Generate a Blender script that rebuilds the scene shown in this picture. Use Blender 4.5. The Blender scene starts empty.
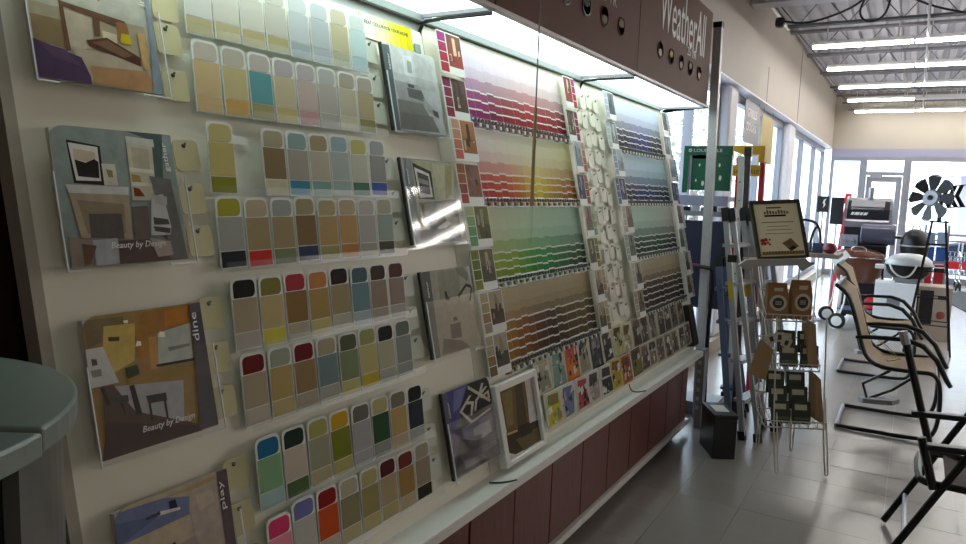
import bpy, bmesh, math, random
from mathutils import Vector, Matrix
random.seed(7)
S = bpy.context.scene
COL = S.collection

# ------------------------------------------------------------------ camera
def _cam():
    c = bpy.data.cameras.new('camera'); o = bpy.data.objects.new('camera', c); COL.objects.link(o)
    right = Vector((0.85844128, 0.51166379, 0.03575943))
    down = Vector((0.08855085, -0.079172, -0.99292021))
    fwd = Vector((-0.50521017, 0.85553022, -0.11327277))
    m = Matrix.Identity(4)
    for i in range(3):
        m[i][0] = right[i]; m[i][1] = -down[i]; m[i][2] = -fwd[i]
    m[0][3], m[1][3], m[2][3] = 0.0, 0.0, 1.5
    o.matrix_world = m
    c.sensor_width = 36.0; c.lens = 724 / 966 * 36; c.clip_start = 0.02; c.clip_end = 300
    S.camera = o
_cam()

# ------------------------------------------------------------------ sky, sun, exposure
def _world():
    w = bpy.data.worlds.new('sky'); S.world = w; w.use_nodes = True
    nt = w.node_tree; nt.nodes.clear()
    out = nt.nodes.new('ShaderNodeOutputWorld'); bg = nt.nodes.new('ShaderNodeBackground')
    bg.inputs[0].default_value = (0.80, 0.90, 1.0, 1); bg.inputs[1].default_value = 2.2
    nt.links.new(bg.outputs[0], out.inputs[0])
_world()
def _sun():
    l = bpy.data.lights.new('sun', 'SUN'); l.energy = 2.2; l.angle = 0.05; l.color = (1.0, 0.96, 0.9)
    o = bpy.data.objects.new('sun', l); COL.objects.link(o)
    o.rotation_euler = (math.radians(38), math.radians(12), 0)
_sun()
vs = S.view_settings
S.display_settings.display_device = 'sRGB'
vs.view_transform = 'Standard'; vs.look = 'None'; vs.exposure = 1.15; vs.gamma = 1.0; vs.use_curve_mapping = False
DIFFUSER_STRENGTH = 1.7      # the light box under the paint display's canopy
TUBE_STRENGTH = 16.0          # fluorescent rows that are switched on

# ------------------------------------------------------------------ colour and materials
def lin(h):
    if isinstance(h, (tuple, list)): return tuple(h[:3]) + (1.0,)
    v = [int(h[i:i + 2], 16) / 255 for i in (0, 2, 4)]
    return tuple(x / 12.92 if x <= 0.04045 else ((x + 0.055) / 1.055) ** 2.4 for x in v) + (1.0,)

MATS = {}
def mat(name, hexc='808080', rough=0.5, metal=0.0, noise=0.06, scale=30.0, bump=0.0, emit=0.0, coat=0.0, source=None, spec=0.5):
    """procedural principled material: colour broken up by a little noise, optional fine bump"""
    if name in MATS: return MATS[name]
    m = bpy.data.materials.new(name); m.use_nodes = True
    nt = m.node_tree; b = nt.nodes['Principled BSDF']
    b.inputs['Roughness'].default_value = rough; b.inputs['Metallic'].default_value = metal
    b.inputs['Specular IOR Level'].default_value = spec
    if coat: b.inputs['Coat Weight'].default_value = coat; b.inputs['Coat Roughness'].default_value = 0.08
    tc = nt.nodes.new('ShaderNodeTexCoord'); nz = nt.nodes.new('ShaderNodeTexNoise')
    nz.inputs['Scale'].default_value = scale; nz.inputs['Detail'].default_value = 4
    nt.links.new(tc.outputs['Object'], nz.inputs['Vector'])
    mx = nt.nodes.new('ShaderNodeMix'); mx.data_type = 'RGBA'; mx.blend_type = 'MULTIPLY'
    mx.inputs[0].default_value = 1.0
    mr = nt.nodes.new('ShaderNodeMapRange'); mr.inputs['To Min'].default_value = 1 - noise; mr.inputs['To Max'].default_value = 1 + noise
    nt.links.new(nz.outputs['Fac'], mr.inputs['Value'])
    if source == 'object':
        src = nt.nodes.new('ShaderNodeObjectInfo'); nt.links.new(src.outputs['Color'], mx.inputs[6])
    elif source == 'attribute':
        src = nt.nodes.new('ShaderNodeAttribute'); src.attribute_name = 'Col'; nt.links.new(src.outputs['Color'], mx.inputs[6])
    else:
        mx.inputs[6].default_value = lin(hexc)
    nt.links.new(mr.outputs[0], mx.inputs[7])
    nt.links.new(mx.outputs[2], b.inputs['Base Color'])
    if bump:
        bp = nt.nodes.new('ShaderNodeBump'); bp.inputs['Strength'].default_value = bump; bp.inputs['Distance'].default_value = 0.004
        nt.links.new(nz.outputs['Fac'], bp.inputs['Height']); nt.links.new(bp.outputs[0], b.inputs['Normal'])
    if emit:
        b.inputs['Emission Color'].default_value = lin(hexc); b.inputs['Emission Strength'].default_value = emit
    MATS[name] = m
    return m

def clear_mat(name, tint='ffffff', see=0.93, rough=0.06):
    """thin clear plastic or glass sheet"""
    if name in MATS: return MATS[name]
    m = bpy.data.materials.new(name); m.use_nodes = True
    nt = m.node_tree; nt.nodes.clear()
    out = nt.nodes.new('ShaderNodeOutputMaterial'); mix = nt.nodes.new('ShaderNodeMixShader')
    tr = nt.nodes.new('ShaderNodeBsdfTransparent'); gl = nt.nodes.new('ShaderNodeBsdfGlossy')
    fr = nt.nodes.new('ShaderNodeFresnel'); fr.inputs[0].default_value = 1.4
    ad = nt.nodes.new('ShaderNodeMath'); ad.operation = 'MULTIPLY_ADD'; ad.inputs[1].default_value = 0.16; ad.inputs[2].default_value = (1 - see) * 0.12
    tr.inputs[0].default_value = lin(tint); gl.inputs['Roughness'].default_value = rough
    nt.links.new(fr.outputs[0], ad.inputs[0]); nt.links.new(ad.outputs[0], mix.inputs[0])
    nt.links.new(tr.outputs[0], mix.inputs[1]); nt.links.new(gl.outputs[0], mix.inputs[2]); nt.links.new(mix.outputs[0], out.inputs[0])
    MATS[name] = m
    return m

def wood_mat(name, a, b, rough=0.45, scale=3.0):
    if name in MATS: return MATS[name]
    m = mat(name, a, rough, noise=0.08, scale=40)
    nt = m.node_tree; bs = nt.nodes['Principled BSDF']
    tc = nt.nodes.new('ShaderNodeTexCoord'); mp = nt.nodes.new('ShaderNodeMapping'); mp.inputs['Scale'].default_value = (6, 6, 0.6)
    wv = nt.nodes.new('ShaderNodeTexNoise'); wv.inputs['Scale'].default_value = scale * 4; wv.inputs['Detail'].default_value = 6
    cr = nt.nodes.new('ShaderNodeValToRGB'); cr.color_ramp.elements[0].color = lin(a); cr.color_ramp.elements[1].color = lin(b)
    cr.color_ramp.elements[0].position = 0.35; cr.color_ramp.elements[1].position = 0.65
    nt.links.new(tc.outputs['Object'], mp.inputs[0]); nt.links.new(mp.outputs[0], wv.inputs['Vector']); nt.links.new(wv.outputs['Fac'], cr.inputs[0])
    nt.links.new(cr.outputs[0], bs.inputs['Base Color'])
    return m

M_SWATCH = mat('swatch_paint', rough=0.6, noise=0.03, source='object', spec=0.15)
M_PRINT = mat('printed_paper', rough=0.55, noise=0.28, scale=42, source='attribute', spec=0.15)
M_STRIP = mat('strip_paper', rough=0.6, noise=0.02, source='attribute', spec=0.1)
M_CARD = mat('white_card', 'dcdcd6', 0.5, noise=0.03)
M_CREAM = mat('cream_card', 'bdb388', 0.5, noise=0.04)
M_BOARD = mat('display_board', 'e2ddcb', 0.45, noise=0.04, scale=6)
M_WHITE = mat('white_laminate', 'dedcd6', 0.3, noise=0.04, scale=12)
M_CLEAR = clear_mat('clear_acrylic')
M_FROST = clear_mat('frosted_tray', 'fdfefe', 0.9, 0.45)
M_GLASS = clear_mat('window_glass', 'f2f8fa', 0.97, 0.02)
M_BLACK = mat('black_plastic', '17171a', 0.4, noise=0.1)
M_BLACKMETAL = mat('black_metal', '141416', 0.35, 0.2, noise=0.1)
M_STEEL = mat('steel', 'a2a3a8', 0.4, 0.5, noise=0.08)
M_ALU = mat('aluminium', 'b4b6bc', 0.35, 0.5, noise=0.06)
M_CHROME = mat('chrome', 'd8d8dc', 0.12, 1.0, noise=0.02)
M_GREYMETAL = mat('grey_metal', '88888f', 0.5, 0.15, noise=0.1)
M_WIRE = mat('white_wire', 'c9c4bc', 0.35, 0.3, noise=0.05)
M_TEXTW = mat('white_lettering', 'e6e4e0', 0.5, noise=0.02)
M_TEXTD = mat('dark_lettering', '25231f', 0.5, noise=0.02)
M_RUBBER = mat('rubber', '121214', 0.7, noise=0.1)

# ------------------------------------------------------------------ mesh builder
class MB:
    def __init__(s): s.v = []; s.f = []; s.c = []
    def quad(s, pts, col=None):
        n = len(s.v); s.v += [tuple(p) for p in pts]; s.f.append(tuple(range(n, n + len(pts)))); s.c.append(col); return s
    def box(s, x0, x1, y0, y1, z0, z1, M=None, col=None):
        p = [Vector(q) for q in ((x0, y0, z0), (x1, y0, z0), (x1, y1, z0), (x0, y1, z0), (x0, y0, z1), (x1, y0, z1), (x1, y1, z1), (x0, y1, z1))]
        if M is not None: p = [M @ q for q in p]
        n = len(s.v); s.v += [tuple(q) for q in p]
        for f in ((3, 2, 1, 0), (4, 5, 6, 7), (0, 1, 5, 4), (1, 2, 6, 5), (2, 3, 7, 6), (3, 0, 4, 7)):
            s.f.append(tuple(n + i for i in f)); s.c.append(col)
        return s
    def beam(s, a, b, w, t, side=(0, 0, 1), col=None):
        """box section from a to b: w measured across, t along the side direction"""
        a = Vector(a); b = Vector(b); d = (b - a).normalized(); sd = Vector(side)
        sd = (sd - d * sd.dot(d)).normalized(); x = d.cross(sd)
        n = len(s.v)
        for q in (a, b):
            for i, j in ((-1, -1), (1, -1), (1, 1), (-1, 1)): s.v.append(tuple(q + x * (i * w / 2) + sd * (j * t / 2)))
        for f in ((3, 2, 1, 0), (4, 5, 6, 7), (0, 1, 5, 4), (1, 2, 6, 5), (2, 3, 7, 6), (3, 0, 4, 7)):
            s.f.append(tuple(n + i for i in f)); s.c.append(col)
        return s
    def tube(s, pts, r, seg=8, closed=False, smooth=0, col=None):
        pts = [Vector(p) for p in pts]
        for _ in range(smooth):                           # corner cutting
            q = [] if closed else [pts[0]]
            m = len(pts)
            for i in range(m if closed else m - 1):
                a, b = pts[i], pts[(i + 1) % m]; q += [a.lerp(b, .25), a.lerp(b, .75)]
            if not closed: q.append(pts[-1])
            pts = q
        m = len(pts); rings = []; prev = None
        for i, p in enumerate(pts):
            if closed: d = pts[(i + 1) % m] - pts[i - 1]
            else: d = pts[min(i + 1, m - 1)] - pts[max(i - 1, 0)]
            d = d.normalized()
            if prev is None:
                a = Vector((0, 0, 1)) if abs(d.z) < .9 else Vector((1, 0, 0)); nx = (a - d * a.dot(d)).normalized()
            else:
                nx = (prev - d * prev.dot(d)).normalized()
            prev = nx; ny = d.cross(nx)
            rr = r[i] if isinstance(r, (list, tuple)) and len(r) == m else (r if not isinstance(r, (list, tuple)) else r[0])
            n = len(s.v)
            for k in range(seg):
                t = 2 * math.pi * k / seg; s.v.append(tuple(p + (nx * math.cos(t) + ny * math.sin(t)) * rr))
            rings.append(n)
        for i in range(m if closed else m - 1):
            a, b = rings[i], rings[(i + 1) % m]
            for k in range(seg):
                s.f.append((a + k, a + (k + 1) % seg, b + (k + 1) % seg, b + k)); s.c.append(col)
        if not closed:
            s.f.append(tuple(rings[0] + k for k in reversed(range(seg)))); s.c.append(col)
            s.f.append(tuple(rings[-1] + k for k in range(seg))); s.c.append(col)
        return s
    def lathe(s, prof, c=(0, 0, 0), seg=20, M=None, a0=0.0, a1=2 * math.pi):
        full = abs(a1 - a0 - 2 * math.pi) < 1e-6; cnt = seg if full else seg + 1; n = len(s.v)
        for (r, z) in prof:
            for k in range(cnt):
                t = a0 + (a1 - a0) * k / seg; p = Vector((r * math.cos(t), r * math.sin(t), z))
                if M is not None: p = M @ p
                s.v.append(tuple(p + Vector(c)))
        for i in range(len(prof) - 1):
            for k in range(seg):
                a = n + i * cnt + k; b = n + i * cnt + (k + 1) % cnt
                s.f.append((a, b, b + cnt, a + cnt)); s.c.append(None)
        if full:
            if prof[0][0] > 1e-5: s.f.append(tuple(n + k for k in reversed(range(cnt)))); s.c.append(None)
            if prof[-1][0] > 1e-5: s.f.append(tuple(n + (len(prof) - 1) * cnt + k for k in range(cnt))); s.c.append(None)
        return s
    def prism(s, poly, z0, z1, M=None, col=None):
        n = len(s.v); m = len(poly)
        for z in (z0, z1):
            for x, y in poly:
                p = Vector((x, y, z)); p = M @ p if M is not None else p; s.v.append(tuple(p))
        s.f.append(tuple(n + i for i in reversed(range(m)))); s.c.append(col)
        s.f.append(tuple(n + m + i for i in range(m))); s.c.append(col)
        for i in range(m):
            j = (i + 1) % m; s.f.append((n + i, n + j, n + m + j, n + m + i)); s.c.append(col)
        return s
    def sheet(s, rows, thick=0.0, col=None):
        """rows of points -> grid surface with a back face"""
        R = len(rows); Cn = len(rows[0]); n = len(s.v)
        for r in rows: s.v += [tuple(p) for p in r]
        for i in range(R - 1):
            for j in range(Cn - 1):
                a = n + i * Cn + j; s.f.append((a, a + 1, a + Cn + 1, a + Cn)); s.c.append(col)
        return s
    def mesh(s, name, smooth=False):
        me = bpy.data.meshes.new(name); me.from_pydata(s.v, [], s.f)
        if any(c is not None for c in s.c):
            at = me.color_attributes.new('Col', 'FLOAT_COLOR', 'CORNER')
            for p, c in zip(me.polygons, s.c):
                cc = lin(c) if c is not None else (1, 1, 1, 1)
                for li in p.loop_indices: at.data[li].color = cc
        if smooth:
            for p in me.polygons: p.use_smooth = True
            try: me.set_sharp_from_angle(angle=math.radians(40))
            except Exception: pass
        me.update()
        return me

WM = {}                                                  # world matrices of the objects made so far
def obj(name, geo, material=None, parent=None, M=None, smooth=False, bevel=0.0, color=None):
    """one mesh object; its geometry is in the frame M (default: the parent's frame)"""
    me = geo.mesh(name, smooth) if isinstance(geo, MB) else geo
    if material is not None and not me.materials: me.materials.append(material)
    o = bpy.data.objects.new(name, me); COL.objects.link(o)
    P = WM[parent.name] if parent is not None else Matrix.Identity(4)
    W = M if M is not None else P.copy()
    WM[o.name] = W.copy()
    if parent is not None:
        o.parent = parent; o.matrix_basis = P.inverted() @ W
    else:
        o.matrix_basis = W
    if bevel:
        b = o.modifiers.new('bevel', 'BEVEL'); b.width = bevel; b.segments = 2; b.limit_method = 'ANGLE'
    if color is not None: o.color = lin(color)
    return o
def tag(o, label=None, cat=None, group=None, kind=None):
    if label: o['label'] = label
    if cat: o['category'] = cat
    if group: o['group'] = group
    if kind: o['kind'] = kind
    return o
def thing(name, label, cat, M=None, group=None):
    o = bpy.data.objects.new(name, None); COL.objects.link(o)
    o.empty_display_size = 0.05
    if M is None: M = Matrix.Identity(4)
    elif not isinstance(M, Matrix): M = Matrix.Translation(M)
    o.matrix_basis = M; WM[o.name] = M.copy()
    return tag(o, label, cat, group)
def T(x, y, z, rz=0.0): return Matrix.Translation((x, y, z)) @ Matrix.Rotation(rz, 4, 'Z')
I4 = Matrix.Identity(4)
def struct(name, geo, m, parent=None, **k):
    o = obj(name, geo, m, parent, **k)
    if parent is None: o['kind'] = 'structure'
    return o

def text_mesh(s, w, h, shear=0.0, ext=0.0006, bold=0.0):
    """lettering scaled to w x h, in local x,y with its lower left corner at the origin"""
    cu = bpy.data.curves.new('text', 'FONT'); cu.body = s; cu.shear = shear; cu.extrude = 0.001; cu.resolution_u = 2; cu.offset = bold
    o = bpy.data.objects.new('text', cu); COL.objects.link(o)
    dg = bpy.context.evaluated_depsgraph_get(); me = bpy.data.meshes.new_from_object(o.evaluated_get(dg))
    bpy.data.objects.remove(o); bpy.data.curves.remove(cu)
    xs = [v.co.x for v in me.vertices]; ys = [v.co.y for v in me.vertices]
    x0, x1, y0, y1 = min(xs), max(xs), min(ys), max(ys)
    for v in me.vertices:
        v.co.x = (v.co.x - x0) / (x1 - x0) * w; v.co.y = (v.co.y - y0) / (y1 - y0) * h; v.co.z = (v.co.z + .001) / .002 * ext
    return me

def clip_convex(pts, cv):
    """keep the part of polygon pts that lies inside the convex counter-clockwise outline cv"""
    for i in range(len(cv)):
        ax, ay = cv[i]; bx, by = cv[(i + 1) % len(cv)]
        ins = lambda p: (bx - ax) * (p[1] - ay) - (by - ay) * (p[0] - ax) >= -1e-9
        out = []
        for k in range(len(pts)):
            p, q = pts[k - 1], pts[k]; ip, iq = ins(p), ins(q)
            if ip != iq:
                d1 = (bx - ax) * (p[1] - ay) - (by - ay) * (p[0] - ax); d2 = (bx - ax) * (q[1] - ay) - (by - ay) * (q[0] - ax)
                t = d1 / (d1 - d2); out.append((p[0] + (q[0] - p[0]) * t, p[1] + (q[1] - p[1]) * t))
            if iq: out.append(q)
        pts = out
        if len(pts) < 3: return []
    return pts
def rrect(w, h, r, corners='1111', n=4, x0=0.0, y0=0.0):
    """rounded rectangle, corners flagged BL BR TR TL"""
    P = []
    for k, (cx, cy, a) in enumerate(((r, r, 180), (w - r, r, 270), (w - r, h - r, 0), (r, h - r, 90))):
        if corners[k] == '0':
            P.append(((0, 0), (w, 0), (w, h), (0, h))[k])
        else:
            for i in range(n + 1):
                t = math.radians(a + 90 * i / n); P.append((cx + r * math.cos(t), cy + r * math.sin(t)))
    return [(x0 + x, y0 + y) for x, y in P]

ORD = ['first', 'second', 'third', 'fourth', 'fifth', 'sixth', 'seventh', 'eighth', 'ninth', 'tenth', 'eleventh', 'twelfth', 'thirteenth',
       'fourteenth', 'fifteenth', 'sixteenth', 'seventeenth', 'eighteenth', 'nineteenth', 'twentieth']
PALETTE = {'black': '181818', 'charcoal': '3a3c40', 'grey': '9a9a98', 'pale grey': 'b8b8b6', 'white': 'd8d8d4', 'cream': 'c8bd9c', 'beige': 'b4a68c',
           'tan': 'a08c62', 'brown': '7a6040', 'dark brown': '3a2820', 'gold': 'b89c30', 'yellow': 'c8b840', 'olive': '80803a', 'sage': '98a08a',
           'green': '5a8a54', 'dark green': '2c4430', 'teal': '4f8c96', 'pale blue': 'a8bcc0', 'slate blue': '6a8088', 'blue': '3a58a0', 'navy': '243050',
           'lavender': '8488a8', 'pink': 'd890a0', 'rose': 'd04070', 'red': 'b82828', 'maroon': '601818', 'orange': 'c05c28', 'peach': 'b8925e', 'mauve': 'b09490', 'mint': '9cbca8'}
def cname(h):
    a = [int(h[i:i + 2], 16) for i in (0, 2, 4)]
    return min(PALETTE, key=lambda k: sum((x - int(PALETTE[k][i:i + 2], 16)) ** 2 for x, i in zip(a, (0, 2, 4))))

# ================================================================== THE SETTING
WX, YF, ZC = -1.575, 16.49, 3.65          # window wall, far wall, ceiling
M_FLOOR = mat('floor_tile', 'b9b4ac', 0.22, noise=0.05, scale=9, source='object')
M_GROUT = mat('floor_base', '8c8781', 0.4)
M_WALL = mat('wall_paint', 'aea498', 0.6, noise=0.03, scale=4)
M_WALLF = mat('far_wall_paint', 'a59d90', 0.6, noise=0.03, scale=4)
M_DECK = mat('ceiling_deck', 'a19fa4', 0.6, noise=0.05, scale=8)
M_JOIST = mat('joist_steel', '6a686c', 0.55, 0.2, noise=0.1)
M_FRAME = mat('window_frame_metal', '86868e', 0.4, 0.5, noise=0.05)
M_SOFFIT = mat('window_head_paint', 'f0eff6', 0.5)
M_DARKWOOD = wood_mat('dark_wood', '2a1511', '3a1d17', 0.4)

floor = struct('floor', MB().box(-1.9, 9.2, -3.2, YF + .2, -.2, -.004), M_GROUT)
tile_me = MB().prism(rrect(.3034, .3034, .003, n=1), -.003, 0).mesh('floor_tile'); tile_me.materials.append(M_FLOOR)
for j in range(36):
    for i in range(8):
        x = -1.22 + .3048 * i; y = 2.35 + .3048 * j
        if x > .35 + .11 * (y - 3) or x < -1.3 - .03 * y: continue
        v = random.uniform(.97, 1.03)
        o = obj('floor_tile', tile_me, None, floor, T(x, y, 0)); o.color = tuple(c * v for c in lin('8f8882')[:3]) + (1,)
rest = MB()
for j in range(-18, 58):
    for i in range(-2, 34):
        x = -1.22 + .3048 * i; y = 2.35 + .3048 * j
        if y + .3 > YF or x < -1.5 and y < 5: continue
        if 0 <= j < 36 and 0 <= i < 8 and not (x > .35 + .11 * (y - 3) or x < -1.3 - .03 * y): continue
        rest.quad([(x, y, 0), (x + .3028, y, 0), (x + .3028, y + .3028, 0), (x, y + .3028, 0)])
o = obj('floor_tiles_beyond', rest, M_FLOOR, floor); o['kind'] = 'stuff'; o.color = lin('8f8882')

# ceiling: corrugated deck, ribs running towards the far wall, bar joists across
ceil = struct('ceiling', MB().box(-1.9, 9.2, -3.2, YF + .2, ZC + .05, ZC + .2), M_DECK)
rib_me = MB().prism([(-.05, .05), (-.035, .005), (.035, .005), (.05, .05)], 0, 19.6, Matrix(((1, 0, 0, 0), (0, 0, 1, 0), (0, 1, 0, 0), (0, 0, 0, 1)))).mesh('deck_rib')
rib_me.materials.append(M_DECK)
for i in range(64): obj('deck_rib', rib_me, None, ceil, Matrix.Translation((-1.5 + .16 * i, -3.15, ZC)))
def joist(y):
    m = MB(); zt, zb = ZC - .04, ZC - .33
    for dy in (-.03, .03):
        m.beam((WX + .02, y + dy, zt), (9, y + dy, zt), .03, .03); m.beam((WX + .25, y + dy, zb), (9, y + dy, zb), .024, .024)
    n = 0; x = WX + .1
    while x < 8.6:
        m.tube([(x, y, zt), (x + .24, y, zb), (x + .48, y, zt)], .007, 5); x += .48
    return m
for y in (8.4, 10.1, 11.75, 13.4, 15.05, 16.3):
    obj('bar_joist', joist(y), M_JOIST, ceil)
b = MB().beam((WX + .02, 7.7, ZC - .16), (9, 7.7, ZC - .16), .10, .16)
for dz in (-.25, -.06): b.beam((WX + .02, 7.7, ZC + dz), (9, 7.7, ZC + dz), .22, .025)
obj('ceiling_beam', b, mat('beam_paint', 'b2b0b2', .5), ceil)
obj('ceiling_conduit', MB().tube([(-.05, 6.9, ZC - .36), (-.05, 16.2, ZC - .36)], .014, 6), M_JOIST, ceil)
cab = MB()
cab.tube([(-1.3, 7.9, 3.27), (-1.1, 7.9, 3.23), (-.85, 7.9, 3.28), (-.62, 7.9, 3.38), (-.55, 7.85, 3.48)], .011, 6, smooth=2)
cab.tube([(-.56, 7.85, 3.46), (-.64, 7.95, 3.30), (-.55, 7.97, 3.2), (-.40, 7.95, 3.25), (-.36, 7.85, 3.46)], .010, 6, smooth=2)
cab.tube([(-.3, 7.85, 3.44), (-.05, 7.9, 3.30), (.3, 8.0, 3.22)], .010, 6, smooth=2)
obj('hanging_cable', cab, M_BLACK, ceil)
obj('wall_speaker', MB().box(-1.38, -1.29, 7.9, 8.0, 3.22, 3.32), M_BLACK, ceil, bevel=.03)
obj('wall_conduit', MB().tube([(WX + .16, 7.5, 3.42), (WX + .16, 9.0, 3.42)], .016, 6), M_WHITE, ceil)

# walls
wl = MB().box(WX - .2, WX, -3.2, 5.0, -.1, ZC + .05).box(WX - .2, WX, 5.0, YF, 2.6, ZC + .05).box(WX - .2, WX, 5.0, YF, -.1, .12)
wall_left = struct('wall_left', wl, M_WALL)
seam = MB().box(WX, WX + .004, 11.38, 11.39, 2.6, ZC).box(WX, WX + .004, 8.9, 8.906, 2.6, 3.0)
obj('wall_joint', seam, M_JOIST, wall_left)
obj('window_head', MB().box(WX - .21, WX + .006, 4.99, YF - .01, 2.588, 2.602), M_SOFFIT, wall_left)
struct('wall_far', MB().box(WX - .2, 9.2, YF, YF + .2, 2.58, ZC + .05).box(3.2, 9.2, YF, YF + .2, -.1, 2.6), M_WALLF)
struct('wall_right', MB().box(9.0, 9.2, -3.2, YF + .2, -.1, ZC + .05), M_WALL)
struct('wall_back', MB().box(-1.9, 9.2, -3.2, -3.0, -.1, ZC + .05), M_WALL)
struct('trim_1', MB().box(WX, 3.2, YF + .0, YF + .12, 2.42, 2.58), mat('head_band', '8c8ba0', .5))
for y0, y1, k in ((7.22, 7.62, 2), (11.05, 11.6, 3)):
    struct('trim_%d' % k, MB().box(WX - .2, WX - .03, y0, y1, .12, 2.59), mat('column_paint', 'd8d8e0', .5), bevel=.05)
def window_left(n, y0, y1, mull):
    w = struct('window_%d' % n, MB().box(WX - .2, WX - .12, y0, y1, .12, .2).box(WX - .2, WX - .12, y0, y1, 2.5, 2.588).box(WX - .2, WX - .12, y0, y0 + .05, .2, 2.5).box(WX - .2, WX - .12, y1 - .05, y1, .2, 2.5), M_FRAME)
    ys = [y0 + .05] + mull + [y1 - .05]
    for m in mull: obj('mullion', MB().box(WX - .2, WX - .12, m - .022, m + .022, .2, 2.5), M_FRAME, w)
    for a, b in zip(ys, ys[1:]): obj('pane', MB().box(WX - .164, WX - .158, a, b, .19, 2.51), M_GLASS, w)
window_left(1, 5.0, 7.22, [6.3])
window_left(2, 7.62, 11.05, [9.4])
window_left(3, 11.6, YF - .02, [13.2, 14.9])
def window_far(n, x0, x1, mull, rails):
    w = struct('window_%d' % n, MB().box(x0, x1, YF + .02, YF + .1, .0, .12).box(x0, x1, YF + .02, YF + .1, 2.34, 2.42).box(x0, x0 + .06, YF + .02, YF + .1, .12, 2.34).box(x1 - .06, x1, YF + .02, YF + .1, .12, 2.34), M_FRAME)
    xs = [x0 + .06] + mull + [x1 - .06]
    for m in mull: obj('mullion', MB().box(m - .03, m + .03, YF + .02, YF + .1, .12, 2.34), M_FRAME, w)
    for r in rails: obj('rail', MB().box(x0 + .06, x1 - .06, YF + .03, YF + .09, r - .02, r + .02), M_FRAME, w)
    for a, b in zip(xs, xs[1:]): obj('pane', MB().box(a, b, YF + .057, YF + .063, .12, 2.34), M_GLASS, w)
window_far(4, WX, -.98, [], [])
window_far(5, -.2, 3.2, [1.3], [.95])
d = struct('door_1', MB().box(-.98, -.91, YF + .0, YF + .12, 0, 2.42).box(-.27, -.2, YF + .0, YF + .12, 0, 2.42).box(-.91, -.27, YF + .0, YF + .12, 2.06, 2.13).box(-.91, -.27, YF, YF + .12, 2.36, 2.42), M_FRAME)
obj('door_leaf', MB().box(-.9, -.8, YF + .03, YF + .08, .02, 2.04).box(-.38, -.28, YF + .03, YF + .08, .02, 2.04).box(-.8, -.38, YF + .03, YF + .08, 1.93, 2.04).box(-.8, -.38, YF + .03, YF + .08, .02, .25), M_FRAME, d)
obj('pane', MB().box(-.8, -.38, YF + .052, YF + .058, .25, 1.93), M_GLASS, d)
obj('transom_pane', MB().box(-.91, -.27, YF + .055, YF + .061, 2.13, 2.36), M_GLASS, d)
obj('door_closer', MB().box(-.84, -.62, YF - .05, YF + .0, 2.0, 2.06), M_GREYMETAL, d)
obj('push_bar', MB().beam((-.82, YF - .03, 1.0), (-.36, YF - .03, 1.0), .04, .05), M_ALU, d)

# outside
struct('ground', MB().box(-40, 40, YF + .2, 70, -.3, -.12).box(-40, WX - .2, -10, YF + .2, -.3, -.12), mat('asphalt', 'bdbcc4', .8, noise=.1, scale=2))
bl = thing('shop_building', 'pale grey shop across the car park with a broad flat canopy', 'building', (5, 31, -.12))
obj('wall', MB().box(1.2, 14, 30.2, 36, -.12, 3.3), mat('outside_wall', 'b7b3c6', .7), bl, I4)
obj('canopy', MB().box(.9, 14, 28.6, 30.2, 2.5, 3.1), mat('outside_canopy', 'a7a1b8', .7), bl, I4)
obj('shop_window', MB().box(2.0, 12, 30.15, 30.2, .4, 2.2), mat('outside_glass', '8f93ac', .2), bl, I4)
obj('pavement', MB().box(.6, 14, 27.6, 30.2, -.12, .02), mat('outside_pavement', 'c9c7cf', .8), bl, I4)
for i in range(3): obj('canopy_post', MB().box(1.0 + 4 * i, 1.2 + 4 * i, 28.7, 28.9, .02, 2.5), M_WHITE, bl, I4)
def car(x, y, hexc, label, L=4.3, rz=0.0):
    c = thing('car', label, 'car', T(x, y, -.12, rz))
    side = [(-L / 2, .28), (-L / 2, .72), (-L * .32, .86), (-L * .2, 1.36), (L * .2, 1.4), (L * .36, .92), (L / 2, .8), (L / 2, .28)]
    Rx = Matrix(((1, 0, 0, 0), (0, 0, 1, -.85), (0, 1, 0, 0), (0, 0, 0, 1)))
    obj('car_body', MB().prism(side, 0, 1.7, Rx), mat('car_paint_' + hexc, hexc, .25, .3, coat=.5), c, bevel=.06)
    obj('side_window', MB().prism([(-L * .28, .9), (-L * .19, 1.28), (L * .18, 1.31), (L * .3, .94)], -.005, 1.705, Rx), mat('car_glass', '1c2230', .1), c)
    for sx in (-L * .32, L * .31):
        for sy in (-.78, .78): obj('wheel', MB().lathe([(.0, -.09), (.3, -.09), (.33, -.05), (.33, .05), (.3, .09), (.0, .09)], (sx, sy, .33), 16, Matrix.Rotation(math.pi / 2, 4, 'X')), M_RUBBER, c)
car(2.75, 21.2, '20283c', 'dark navy car parked outside behind the red shopping carts')
car(-3.4, 22.4, 'c9ccd4', 'silver car parked outside the long left window', rz=1.5)
M_LEAF = mat('leaves', 'a9ada6', .7, noise=.3, scale=3); M_BARK = mat('bark', '7c746c', .8)
def tree(x, y, h, label):
    t = thing('tree', label, 'tree', (x, y, -.12), 'trees outside the left window')
    obj('trunk', MB().tube([(0, 0, 0), (.05, .03, h * .3), (-.04, .08, h * .6)], [.14, .11, .06], 7), M_BARK, t)
    m = MB(); rnd = random.Random(int(x * 10 + y))
    for _ in range(900):
        while True:
            p = Vector((rnd.uniform(-1, 1), rnd.uniform(-1, 1), rnd.uniform(-1, 1)))
            if .25 < p.length < 1: break
        p = Vector((p.x * h * .32, p.y * h * .32, h * .62 + p.z * h * .36)); a = Vector((rnd.uniform(-1, 1), rnd.uniform(-1, 1), rnd.uniform(-1, 1))).normalized(); bb = a.orthogonal().normalized()
        k = rnd.uniform(.05, .1); m.quad([p - a * k, p + bb * k * .5, p + a * k, p - bb * k * .5])
    o = obj('foliage', m, M_LEAF, t); o['kind'] = 'stuff'
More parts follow.
